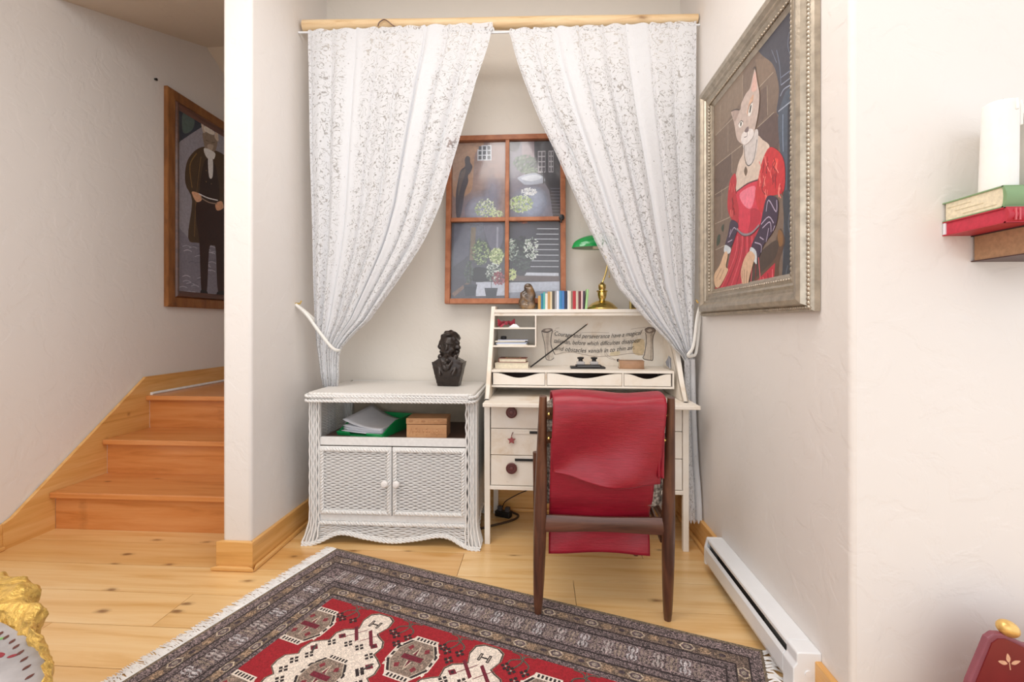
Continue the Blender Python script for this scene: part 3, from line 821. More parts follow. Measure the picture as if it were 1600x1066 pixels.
# left curtain: from the rod to the tie beside the wall, then down behind the cabinet
cl = thing('lace_curtain', 'white lace curtain tied back to the left alcove wall above the wicker cabinet', 'curtain', (0, 0, 0), group='lace curtains')
rowsL = [(-2.546, -1.192, -.250, .005, 2.245), (-2.51, -1.192, -.255, .007, 2.245), (-2.26, -1.186, -.331, .014, 2.245), (-1.94, -1.180, -.422, .017, 2.245), (-1.65, -1.170, -.506, .018, 2.245),
         (-1.46, -1.163, -.594, .018, 2.245), (-1.265, -1.157, -.722, .018, 2.245), (-1.075, -1.150, -.860, .017, 2.25), (-.95, -1.141, -.988, .015, 2.255), (-.90, -1.135, -1.02, .014, 2.26),
         (-.845, -1.132, -1.030, .015, 2.27), (-.76, -1.130, -1.040, .017, 2.29), (-.60, -1.165, -1.115, .012, 2.42), (-.06, -1.175, -1.12, .012, 2.46)]
curtain_mesh('lace_panel', rowsL, 1.25, 8, cl)
tb = MB().tube(smooth_pts([(-1.236, 2.235, 1.150), (-1.17, 2.215, 1.10), (-1.11, 2.215, 1.02), (-1.045, 2.225, .935), (-1.018, 2.25, .918), (-1.04, 2.285, .935), (-1.12, 2.30, 1.03), (-1.236, 2.245, 1.150)], False, 6), 0.006, 6, flat=1.4)
tb.build('tieback_cord', M['cord'], cl, smooth=True)
MB().tube([(-1.24, 2.24, 1.155), (-1.216, 2.24, 1.156), (-1.21, 2.24, 1.17)], [.006, .004, .004], 8).build('wall_hook', M['brass'], cl, smooth=True)

cr = thing('lace_curtain', 'white lace curtain tied back to the right alcove wall over the desk corner', 'curtain', (0, 0, 0), group='lace curtains')
rowsR = [(-2.512, -.158, .746, .005, 2.245), (-2.48, -.152, .746, .007, 2.245), (-2.14, -.040, .744, .014, 2.243), (-1.78, .120, .743, .016, 2.240), (-1.51, .240, .741, .017, 2.236),
         (-1.225, .378, .737, .016, 2.23), (-1.07, .510, .733, .014, 2.225), (-.93, .640, .727, .011, 2.222), (-.875, .690, .735, .009, 2.235), (-.84, .700, .742, .006, 2.25)]
curtain_mesh('lace_panel', rowsR, 1.25, 8, cr, ph=1.0)
rowsF = [(-.885, .694, .738, .010, 2.232), (-.80, .703, .750, .014, 2.262), (-.62, .709, .760, .018, 2.28), (-.40, .709, .764, .020, 2.262), (-.22, .704, .767, .022, 2.225), (-.125, .702, .768, .022, 2.215)]
curtain_mesh('lace_fall', rowsF, 0.42, 1.6, cr, hem=-0.022, ph=2.2, nu=60, nv=80)
rowsT = [(-.30, .60, .70, .012, 2.47), (-.2, .59, .70, .014, 2.46), (-.10, .575, .695, .016, 2.45)]
curtain_mesh('lace_tail', rowsT, 0.3, 3, cr, hem=-0.02, nu=40, nv=30)
MB().tube(smooth_pts([(.772, 2.235, 1.155), (.745, 2.215, 1.08), (.725, 2.205, .95), (.70, 2.205, .905), (.725, 2.225, .90), (.75, 2.235, .93), (.772, 2.24, 1.15)], False, 6), 0.006, 6, flat=1.4).build('tieback_cord', M['cord'], cr, smooth=True)
MB().tube([(.775, 2.24, 1.155), (.755, 2.24, 1.156), (.75, 2.24, 1.168)], [.006, .004, .004], 8).build('wall_hook', M['brass'], cr, smooth=True)

# ------------------------------------------------------------------ picture frames
def rails(parent, W, H, prof, mat, name='frame_rail', smooth=True, scallop=None):
    """four mitred mouldings; prof: (distance in from the outer edge, height off the wall); local x right, z up, front is -y"""
    for s in range(4):
        mb = MB(); n = len(prof)
        L = W if s % 2 == 0 else H
        vs = []
        for end in (0, 1):
            for d, h in prof:
                a = d if end == 0 else L - d
                p = [(a, d), (W - d, a), (W - a, H - d), (d, H - a)][s]
                vs.append((p[0] - W / 2, -h, p[1]))
        mb.add(vs, [(i, i + 1, n + i + 1, n + i) for i in range(n - 1)] + [(n - 1, 0, n, 2 * n - 1)] + [tuple(range(n))[::-1], tuple(range(n, 2 * n))])
        o = mb.build(name, mat, parent, smooth=smooth, sharp=35)
        if scallop:
            for (d, h, r, pitch, sx) in scallop:
                b = MB(); k = int((L - 2 * d) / pitch)
                for i in range(k + 1):
                    a = d + (L - 2 * d) * i / k
                    p = [(a, d), (W - d, a), (W - a, H - d), (d, H - a)][s]
                    rr = (r * sx, r, r) if s % 2 == 0 else (r, r, r * sx)
                    b.ball((p[0] - W / 2, -h, p[1]), rr, 6, 4)
                b.build('beading', mat, o, smooth=True, sharp=0, kind='stuff')

def canvas(parent, W, H, depth, zoff, mat=None):
    return MB().box(-W / 2, W / 2, -depth, -depth + .004, zoff, zoff + H).build('canvas', mat or M['backing'], parent)
M['backing'] = plain('canvas_ground', '#7b685a', 0.6)
M['silver'] = plain('silver_gilt', '#b5aa9a', 0.34, 0.75, var=.22, vscale=35, bmp=.25, bscale=120)

# lady in red, on the right wall
W, H = 0.861, 1.038
lp = thing('framed_painting', 'painting of a cat-headed lady in a red gown in an ornate silver frame', 'painting', (XR, 2.169 - W / 2, 1.087), rz=-PI / 2, group='framed paintings')
prof = [(0, .002), (0, .018), (.006, .026), (.014, .026), (.018, .034), (.022, .044), (.034, .050), (.048, .047), (.058, .036), (.066, .036), (.070, .030), (.078, .033), (.086, .028), (.094, .030), (.102, .020), (.118, .013), (.118, .002)]
rails(lp, W, H, prof, M['silver'], scallop=[(.010, .027, .0065, .0125, 1.3), (.098, .026, .006, .015, 1.5)])
cv = canvas(lp, W - .2, H - .15, .012, .06)
picture('painted_portrait', LADY, M['print'], cv, lambda u, v, h: (u - 0.311, -.0125 - h, v + .072))

# gentleman, on the stairwell wall
W, H = 0.98, 1.475
gp = thing('framed_painting', 'painting of a cat-headed gentleman in a long brown coat in a plain wooden frame', 'painting', (XS, 2.89 + W / 2, 1.17), rz=PI / 2, group='framed paintings')
rails(gp, W, H, [(0, .002), (0, .026), (.006, .03), (.06, .03), (.066, .026), (.066, .002)], M['oak_frame'], smooth=False)
rails(gp, W, H, [(.064, .002), (.064, .022), (.075, .036), (.095, .030), (.112, .014), (.112, .002)], M['cherry'] if 'cherry' in M else M['walnut_x'], name='inner_moulding', smooth=False)
cv = canvas(gp, W - .2, H - .14, .012, .07)
picture('painted_portrait', GENT, M['print'], cv, lambda u, v, h: (u - W / 2 + .110, -.0125 - h, v + .075), gain=1.55)

# ------------------------------------------------------------------ window-shaped picture of a courtyard
W, H = 0.665, 0.95
wp = thing('window_picture', 'wooden window frame with four panes holding a courtyard photograph with painted glare haze', 'picture', (-0.193, 2.508, 1.163), rot=(math.radians(-3.6), 0, 0))
M['photo_ground'] = plain('photo_paper', '#8b8795', 0.5)
T = .028
for nm, a in (('stile', (-W / 2, -W / 2 + T, 0, H)), ('stile', (W / 2 - T, W / 2, 0, H)), ('frame_rail', (-W / 2 + T, W / 2 - T, 0, T)), ('frame_rail', (-W / 2 + T, W / 2 - T, H - T, H))):
    MB().box(a[0], a[1], -.03, .014, a[2], a[3]).build(nm, M['cedar'], wp, bevel=.002)
MX, MZ = 0.010, 0.470
MB().box(MX - .011, MX + .011, -.026, -.004, T, H - T).build('muntin', M['cedar'], wp, bevel=.002)
for a, b in ((-W / 2 + T, MX - .011), (MX + .011, W / 2 - T)):
    MB().box(a, b, -.026, -.004, MZ - .011, MZ + .011).build('muntin', M['cedar'], wp, bevel=.002)
cv = canvas(wp, W - 2 * T, H - 2 * T, -.006, T, M['photo_ground'])
sx, sy = (W - 2 * T) / 575, (H - 2 * T) / 838
def q(pts): return [((x - 82) * sx * 1000, (970 - y) * sy * 1000) for x, y in pts]
def pp(c, *pts, k='p'): return (k, c, q(pts))
def ss(c, w, *pts): return ('s', c, w, q(pts))
def cc(cols, x, y, rx, ry, n, s): a = q([(x, y)])[0]; return ('c', cols, a[0], a[1], rx * 1.05, ry * 1.05, n, s)
def hz(c, x, y, rx, ry, a): p = q([(x, y)])[0]; return ('h', c, p[0], p[1], rx * 1.06, ry * 1.06, a)  # glare on the panes, painted into the print as pale haze
X0, X1, Y0, Y1 = 82, 657, 132, 970
ph = [pp('#a88c86', (X0, Y0), (368, Y0), (368, 545), (X0, 545)), pp('#857e8c', (368, Y0), (X1, Y0), (X1, 545), (368, 545)),
      pp('#5c5b67', (X0, 545), (368, 545), (368, Y1), (X0, Y1)), pp('#3d3944', (368, 545), (X1, 545), (X1, Y1), (368, Y1)),
      pp('#c79c80', (100, 132), (250, 132), (205, 190), (195, 300), (180, 400), (90, 420), (84, 200), k='P')]
rr = random.Random(5)
for r in range(9):
    y = 150 + r * 30
    ph.append(ss('#8d7370', 1.6, (205, y), (366, y + 3)))
    for c in range(5): x = 215 + c * 34 + (r % 2) * 17; ph.append(ss('#8d7370', 1.6, (x, y), (x, y + 30))) if x < 362 else None
    if r < 3: ph.append(pp(rr.choice(['#b5948a', '#9c827e']), (240 + r * 34, y + 90), (272 + r * 34, y + 90), (272 + r * 34, y + 118), (240 + r * 34, y + 118)))
ph += [pp('#d8dae2', (216, 172), (240, 146), (292, 146), (292, 230), (216, 230))]
for i in range(3):
    for j in range(3): ph.append(pp('#4b4f5c', (222 + i * 24, 152 + j * 26), (238 + i * 24, 152 + j * 26), (238 + i * 24, 172 + j * 26), (222 + i * 24, 172 + j * 26)))
ph += [pp('#57505a', (148, 222), (160, 203), (176, 212), (178, 238), (190, 262), (180, 292), (166, 312), (168, 345), (150, 400), (140, 470), (128, 530), (106, 530), (102, 420), (112, 340), (126, 282), (150, 258), k='P'), pp('#7b6c6a', (126, 300), (150, 272), (152, 300), (134, 350), (116, 420), (114, 380), k='P'),
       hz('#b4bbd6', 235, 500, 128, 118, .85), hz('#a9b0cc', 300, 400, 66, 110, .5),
       cc(['#dfe7c4', '#b9cc94', '#e9eee0', '#9fb08c'], 260, 488, 55, 50, 110, 8), cc(['#dfe7c4', '#c5d59d'], 320, 520, 35, 22, 40, 7),
       pp('#3b3741', (520, 132), (657, 132), (657, 545), (620, 545), (600, 400), (560, 330), (525, 330)), pp('#4c4650', (390, 132), (440, 132), (436, 175), (392, 180), k='P'),
       pp('#a08c92', (455, 132), (520, 132), (520, 240), (455, 230))]
for x0, x1 in ((540, 580), (596, 622)):
    ph.append(pp('#c5bfc4', (x0, 185), (x1, 185), (x1, 302), (x0, 302)))
    for j in range(4):
        for i in range(2): w = (x1 - x0) / 2; ph.append(pp('#5a535c', (x0 + 3 + i * w, 190 + j * 28), (x0 + w - 2 + i * w, 190 + j * 28), (x0 + w - 2 + i * w, 212 + j * 28), (x0 + 3 + i * w, 212 + j * 28)))
ph += [cc(['#5d7160', '#4a5e4e', '#7d8f78', '#3f5044'], 470, 250, 62, 45, 150, 8), cc(['#48584a', '#8fa085'], 495, 292, 48, 20, 70, 7),
       pp('#b9becd', (435, 325), (520, 303), (572, 330), (566, 358), (480, 368), (450, 350), k='P'), pp('#e2e5ee', (450, 330), (520, 312), (560, 330), (500, 348), k='P'), pp('#3a3742', (567, 296), (572, 296), (574, 362), (567, 362)),
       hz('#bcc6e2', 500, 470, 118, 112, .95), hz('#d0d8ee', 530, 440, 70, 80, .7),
       cc(['#f4f3f1', '#ffffff', '#dfe0e6'], 492, 404, 42, 20, 80, 7), cc(['#cfdcae', '#a9c07f', '#e4ecd2'], 450, 468, 62, 46, 150, 8)]
for i in range(9): ph.append(ss('#8d8998', 2.5, (605 + (i % 2) * 4, 388 + i * 17), (656, 390 + i * 17)))
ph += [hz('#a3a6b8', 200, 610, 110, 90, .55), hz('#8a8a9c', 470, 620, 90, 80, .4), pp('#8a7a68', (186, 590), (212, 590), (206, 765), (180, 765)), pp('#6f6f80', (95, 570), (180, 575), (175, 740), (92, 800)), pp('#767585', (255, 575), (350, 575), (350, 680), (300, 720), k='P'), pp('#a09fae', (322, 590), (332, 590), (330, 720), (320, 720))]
for i, y in enumerate((602, 630, 656, 684, 712, 741, 771, 801)): ph.append(ss('#d9dbe3', 4.2, (536 - i * 5, y), (648, y + 2)))
ph += [pp('#dfe3ee', (480, 832), (648, 836), (648, 852), (470, 848)), pp('#6f5c5a', (415, 848), (652, 852), (652, 880), (398, 876)), pp('#d6dae8', (215, 878), (368, 884), (652, 880), (652, 936), (368, 952), (215, 955)),
       pp('#9fa3b4', (372, 938), (652, 925), (652, 970), (372, 970)), pp('#57535f', (84, 850), (180, 880), (215, 955), (368, 955), (368, 970), (84, 970)), pp('#8a6f62', (86, 940), (170, 880), (180, 888), (100, 958)),
       cc(['#8fa07a', '#6f8266', '#b9c792', '#56654f'], 238, 722, 45, 72, 150, 8), cc(['#c3d19a', '#e2e8bd', '#8ea06a'], 322, 745, 38, 42, 110, 9),
       cc(['#c9d6c4', '#e6ece2', '#7d8c80', '#98a89a'], 405, 710, 34, 58, 130, 8), cc(['#39403c', '#56605a', '#2c302f'], 455, 735, 55, 95, 150, 10), cc(['#dfe6dc', '#aebba8', '#f0f3ee'], 505, 705, 40, 62, 60, 8), cc(['#e4eaa8', '#c5d58a'], 400, 840, 26, 34, 50, 8),
       pp('#2c2a30', (200, 812), (235, 802), (272, 815), (288, 872), (200, 876), k='P'), cc(['#e6ebe4', '#aab5a8', '#55605a'], 308, 830, 42, 50, 110, 8), cc(['#9c4a55', '#7d3642', '#c0707a'], 335, 862, 34, 34, 60, 8),
       cc(['#46504a', '#69756c'], 178, 830, 24, 60, 60, 8), ss('#4b4038', 3, (182, 780), (186, 895)), ss('#3b3330', 3, (296, 830), (296, 912)),
       pp('#3d3f4a', (148, 893), (222, 893), (210, 952), (160, 952)), pp('#4b4d59', (148, 893), (222, 893), (220, 904), (150, 904)), pp('#3d3f4a', (260, 912), (330, 912), (320, 967), (270, 967)), pp('#4b4d59', (260, 912), (330, 912), (328, 922), (262, 922)),
       cc(['#b0563c', '#c76a48'], 462, 566, 24, 6, 14, 6)]
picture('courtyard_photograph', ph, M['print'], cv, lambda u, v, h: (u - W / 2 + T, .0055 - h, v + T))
def glass():
    m, nt, b = nodes_of('window_glass')
    tr = N(nt, 'ShaderNodeBsdfTransparent'); gl = N(nt, 'ShaderNodeBsdfGlossy', ins={'Roughness': 0.12})
    fr = N(nt, 'ShaderNodeFresnel', ins={'IOR': 1.5}); mx = N(nt, 'ShaderNodeMixShader')
    sm = noise_n(nt, coords(nt), 4, 2)
    nt.links.new(math_n(nt, 'MULTIPLY', fr.outputs[0], math_n(nt, 'ADD', sm, .5)), mx.inputs[0]); nt.links.new(tr.outputs[0], mx.inputs[1]); nt.links.new(gl.outputs[0], mx.inputs[2])
    nt.links.new(mx.outputs[0], nt.nodes['Material Output'].inputs[0])
    return m
M['glass'] = glass()
for a, b, c, d in ((-W / 2 + T, MX - .011, T, MZ - .011), (MX + .011, W / 2 - T, T, MZ - .011), (-W / 2 + T, MX - .011, MZ + .011, H - T), (MX + .011, W / 2 - T, MZ + .011, H - T)):
    MB().box(a, b, -.012, -.010, c, d).build('pane', M['glass'], wp)
la = MB().lathe([(.0, 0), (.013, 0), (.016, .006), (.012, .014), (.014, .02), (.0, .024)], 10).xf(Matrix.Translation((W / 2 - .022, -.03, MZ)) @ Matrix.Rotation(PI / 2, 4, 'X')).build('latch', M['black'], wp, smooth=True)
MB().tube([(W / 2 - .022, -.045, MZ), (W / 2 - .026, -.046, MZ - .03)], [.006, .005], 8).build('latch_lever', M['black'], la, smooth=True)
# ------------------------------------------------------------------ wicker cabinet
def weave(fn, cols, rows, amp, bulge, sub=4):
    mb = MB(); n = cols * sub
    for r in range(rows):
        vs = []
        for i in range(n + 1):
            u = i / n; off = amp * math.cos(PI * cols * u + PI * r)
            for k, (dv, b) in enumerate(((0.10, -bulge), (.5, bulge * .6), (.90, -bulge))):
                p, nn = fn(u, (r + dv) / rows)
                vs.append(Vector(p) + Vector(nn) * (off + b))
        mb.add(vs, [(i * 3 + k, (i + 1) * 3 + k, (i + 1) * 3 + k + 1, i * 3 + k + 1) for i in range(n) for k in (0, 1)])
    return mb
def rope(path, r, pitch, strands=2, closed=False, sub=8):
    """strands twisted about a path"""
    pts = [Vector(p) for p in path]
    L = [0]
    for a, b in zip(pts, pts[1:]): L.append(L[-1] + (b - a).length)
    n = max(int(L[-1] / pitch * sub), 4); mb = MB()
    for s in range(strands):
        out = []
        for i in range(n + 1):
            d = L[-1] * i / n; j = 0
            while j < len(L) - 2 and L[j + 1] < d: j += 1
            t = (d - L[j]) / max(L[j + 1] - L[j], 1e-9); p = pts[j].lerp(pts[j + 1], t); tg = (pts[j + 1] - pts[j]).normalized()
            up = Vector((0, 0, 1)) if abs(tg.z) < .9 else Vector((0, 1, 0))
            a = tg.cross(up).normalized(); b = tg.cross(a)
            w = 2 * PI * (d / pitch + s / strands)
            out.append(p + (a * math.cos(w) + b * math.sin(w)) * r * .55)
        mb.tube(out, r * .62, 5)
    return mb
cb = thing('wicker_cabinet', 'white wicker cabinet with two woven doors and an open shelf', 'cabinet', (-0.705, 2.13, 0))
HW, D = 0.405, 0.43
def zb(x):
    return interp([(-HW - .03, 0.0), (-.36, .006), (-.25, .047), (-.12, .028), (0, .014), (.12, .028), (.25, .047), (.36, .006), (HW + .03, 0.0)], x)[0]
# top slab with rounded corners and braided rim
def rrect(x0, x1, y0, y1, r, n=5):
    out = []
    for cx, cy, a in ((x1 - r, y0 + r, -PI / 2), (x1 - r, y1 - r, 0), (x0 + r, y1 - r, PI / 2), (x0 + r, y0 + r, PI)):
        out += [(cx + r * math.cos(a + PI / 2 * k / n), cy + r * math.sin(a + PI / 2 * k / n)) for k in range(n + 1)]
    return out
def fine_weave(name):
    m, nt, b = nodes_of(name)
    v = coords(nt)
    w1 = N(nt, 'ShaderNodeTexChecker', ins={'Scale': 110.0}); nt.links.new(v, w1.inputs[0])
    b.inputs['Base Color'].default_value = lin('#e6e3de'); b.inputs['Roughness'].default_value = .55
    nt.links.new(mixc(nt, w1.outputs['Fac'], lin('#e9e6e1'), lin('#d9d5cf')), b.inputs['Base Color'])
    bump(nt, b, w1.outputs['Fac'], .5, .0015)
    return m
M['fineweave'] = fine_weave('fine_wicker')
out = rrect(-HW - .004, HW + .002, -.05, D, .035)
top = MB().prism(rrect(-HW + .004, HW - .006, -.042, D - .008, .03), .686, .7275, 'z').build('top', M['fineweave'], cb, bevel=.006)
for k in range(4):
    z = .722 - k * .0105
    pth = [(x, y, z) for x, y in out] + [(out[0][0], out[0][1], z)]
    rope(pth, .0072, .034 if k % 2 else -.034, 2).build('braided_edge', M['wicker'], top, smooth=True)
# posts
for sx_ in (-1, 1):
    for front in (1, 0):
        mb = MB(); y0 = .0 if front else D - .05
        fx = lambda z: sx_ * (.018 * max(0, 1 - z / .12) ** 2)
        fy = lambda z: (-.02 if front else 0) * max(0, 1 - z / .12) ** 2
        zz = [0.0, .02, .05, .09, .13, .3, .5, .688]
        core = []
        for z in zz: core.append((sx_ * (HW - .022) + fx(z), y0 + .024 + fy(z), z))
        mb.tube(core, [.026, .027, .026, .025, .025, .025, .025, .025], 8)
        for k in range(9):
            a = k / 8
            if a < .5: px, py = sx_ * (HW - .048 + .046 * a * 2), y0 - .003
            else: px, py = sx_ * (HW - .001), y0 + .05 * (a - .5) * 2
            pts = []
            for i in range(23):
                z = .010 + .676 * i / 22
                w = .0022 * (1 if (i + k) % 2 else -1)
                sp_ = 1 + .5 * max(0, 1 - z / .12)
                pts.append((sx_ * (HW - .022) + (px - sx_ * (HW - .022)) * sp_ + fx(z) + (w if a < .5 else 0), y0 + .024 + (py - y0 - .024) * sp_ + fy(z) + (w if a >= .5 else 0), z))
            mb.tube(pts, .0043, 5)
        mb.build('post', M['wicker'], cb, smooth=True)
PX = HW - .048
MB().box(-PX, PX, .004, .024, .468, .507).build('shelf_rail', M['wicker'], cb, bevel=.003)
MB().box(-PX, PX, .024, D - .02, .487, .500).build('shelf', plain('brown_stained_board', '#5e463b', .5), cb)
MB().box(-PX, PX, .004, .024, .105, .135).build('bottom_rail', M['wicker'], cb, bevel=.003)
MB().box(-PX, PX, .024, D - .02, .105, .118).build('bottom_board', M['wicker_in'], cb)
MB().box(-PX, PX, D - .02, D - .014, .105, .686).build('back_panel', plain('beige_back_board', '#b9ab98', .7), cb)
# doors
for sx_ in (-1, 1):
    dr = MB(); x0, x1 = (-PX + .002, -.002) if sx_ < 0 else (.002, PX - .002)
    dr.box(x0, x1, .006, .014, .137, .464)
    d_ = dr.build('door', M['wicker_in'], cb)
    a0, a1, b0, b1 = x0 + .022, x1 - .022, .159, .442
    weave(lambda u, v: ((a0 + (a1 - a0) * u, .001, b0 + (b1 - b0) * v), (0, -1, 0)), 14, 34, .0034, .0018).build('woven_panel', M['wicker'], d_, smooth=True, sharp=0, kind='stuff')
    for (p, q_) in (((x0, x1), (b1, .464)), ((x0, x1), (.137, b0)), ((x0, a0), (b0, b1)), ((a1, x1), (b0, b1))):
        MB().box(p[0], p[1], -.002, .007, q_[0], q_[1]).build('door_frame', M['wicker'], d_, bevel=.002)
    loop = [(x0 + .014, -.004, .151), (x1 - .014, -.004, .151), (x1 - .014, -.004, .450), (x0 + .014, -.004, .450), (x0 + .014, -.004, .151)]
    rope(loop, .0085, .03, 2).build('twisted_edge', M['wicker'], d_, smooth=True)
    kx = x1 - .026 if sx_ < 0 else x0 + .026
    kb = MB().lathe([(.006, 0), (.006, .010), (.016, .016), (.017, .024), (.012, .031), (0, .033)], 16).xf(Matrix.Translation((kx, -.005, .296)) @ Matrix.Rotation(PI / 2, 4, 'X'))
    kb.build('knob', plain('white_knob', '#efecea', .35, var=.03), d_, smooth=True)
    hx = x0 - .001 if sx_ < 0 else x1 + .001
    for hz in (.19, .41): MB().box(hx - .003, hx + .003, -.004, .006, hz - .02, hz + .02).build('hinge', M['wicker'], d_)
# apron and side panels
weave(lambda u, v: ((-PX - .01 + 2 * (PX + .01) * u, .004 - .012 * (1 - v), zb(-PX - .01 + 2 * (PX + .01) * u) + .006 + (.100 - zb(-PX - .01 + 2 * (PX + .01) * u)) * v), (0, -1, 0)), 28, 10, .002, .002).build('apron', M['wicker'], cb, smooth=True, sharp=0)
rope([(-PX, -.004, .098), (PX, -.004, .098)], .008, .03, 2).build('twisted_rail', M['wicker'], cb, smooth=True)
for k in range(2):
    rope([(x, -.012 + k * .006 - .024 * min(1, max(0, (abs(x) - .30) / .09)), zb(x) + .003 + k * .007) for x in [(-HW - .022) + i * (2 * HW + .044) / 40 for i in range(41)]], .0065, .04, 2).build('scalloped_edge', M['wicker'], cb, smooth=True)
for sx_ in (-1, 1):
    zs = lambda y: interp([(0, 0.0), (.06, .02), (.14, .085), (D / 2, .10), (D - .14, .085), (D - .06, .02), (D, 0.0)], y)[0]
    weave(lambda u, v: ((sx_ * (HW - .004), .045 + (D - .095) * u, zs(.045 + (D - .095) * u) + (.686 - zs(.045 + (D - .095) * u)) * v), (sx_, 0, 0)), 22, 84, .0014, .0014, 3).build('side_panel', M['wicker'], cb, smooth=True, sharp=0, kind='stuff')
    rope([(sx_ * (HW - .002), .03 + (D - .06) * i / 24, zs(.03 + (D - .06) * i / 24) + .004) for i in range(25)], .007, .04, 2).build('scalloped_edge', M['wicker'], cb, smooth=True)

# letter tray with papers and carved box on the open shelf
M['green_pl'] = plain('green_plastic', '#0c8f4c', .3, var=.05)
tr = thing('letter_tray', 'green plastic letter tray on the cabinet shelf', 'letter tray', (-0.875, 2.20, 0.50), rz=math.radians(-13))
w, d, h = .125, .15, .065
MB().box(-w, w, -.02, 2 * d - .02, 0, .004).build('tray_base', M['green_pl'], tr)
for s in (-1, 1):
    MB().prism([(-.02, 0), (-.02, .02), (.05, .05), (.10, h), (2 * d - .02, h), (2 * d - .02, 0)], s * w - .003, s * w + .003, 'x').build('tray_side', M['green_pl'], tr, bevel=.001)
MB().box(-w, w, 2 * d - .026, 2 * d - .02, 0, h).build('tray_back', M['green_pl'], tr)
for a, b in ((-w - .003, -.055), (.04, w + .003)):
    MB().prism([(-.024, 0), (-.034, .018), (-.030, .022), (-.016, .004), (-.016, 0)], a, b, 'x').build('tray_lip', M['green_pl'], tr, bevel=.001)
pp_ = thing('paper_pile', 'loose white papers in the green letter tray, top sheet curling up', 'papers', (-0.875, 2.20, 0.50), rz=math.radians(-13))
rr = random.Random(2)
for k in range(7):
    ox, oy = rr.uniform(-.008, .008), rr.uniform(-.006, .006); bow = .004 + .012 * k / 6
    MB().grid(lambda u, v: (-.112 + .218 * u + ox, -.005 + .27 * v + oy, .009 + k * .0045 + bow * (1 - u) ** 2 + (.055 if k == 6 else .0) * max(0, (1 - u) * 1.2 - .2) ** 2 * (.4 + .6 * v)), 12, 8).build('paper_sheet', M['paper'], pp_, smooth=True, solid=.0006)
M['carved'] = wood('carved_box_wood', '#d9ab7c', '#c8966a', '#a3734a', (2, 12, 12), .5)
bx = thing('carved_box', 'small carved light wooden box on the cabinet shelf', 'box', (-0.547, 2.165, 0.50), rz=math.radians(2))
MB().box(-.097, .097, 0, .115, 0, .066).build('box_body', M['carved'], bx, bevel=.002)
ld = MB().box(-.099, .099, -.002, .117, .068, .097).build('lid', M['carved'], bx, bevel=.003)
M['carve_dark'] = plain('carving_shadow', '#7d5230', .6)
for x in (-.05, 0, .05):
    mb = MB()
    for dx, dz in ((0, 0), (.014, 0), (-.014, 0), (0, .014), (0, -.014)): mb.ball((x + dx, -.0005, .034 + dz), (.006, .002, .006), 6, 4)
    mb.build('rosette', M['carved'], bx, smooth=True)
for x in (-.075, -.045, -.015, .015, .045, .075): MB().ball((x, -.0025, .083), (.011, .002, .006), 8, 4).build('leaf_carving', M['carved'], ld, smooth=True)
for x in (-.075, -.025, .025, .075): MB().prism([(x - .012, .015), (x, .05), (x + .012, .015), (x, .035)], -.002, 0, 'y').build('chevron', M['carved'], bx)

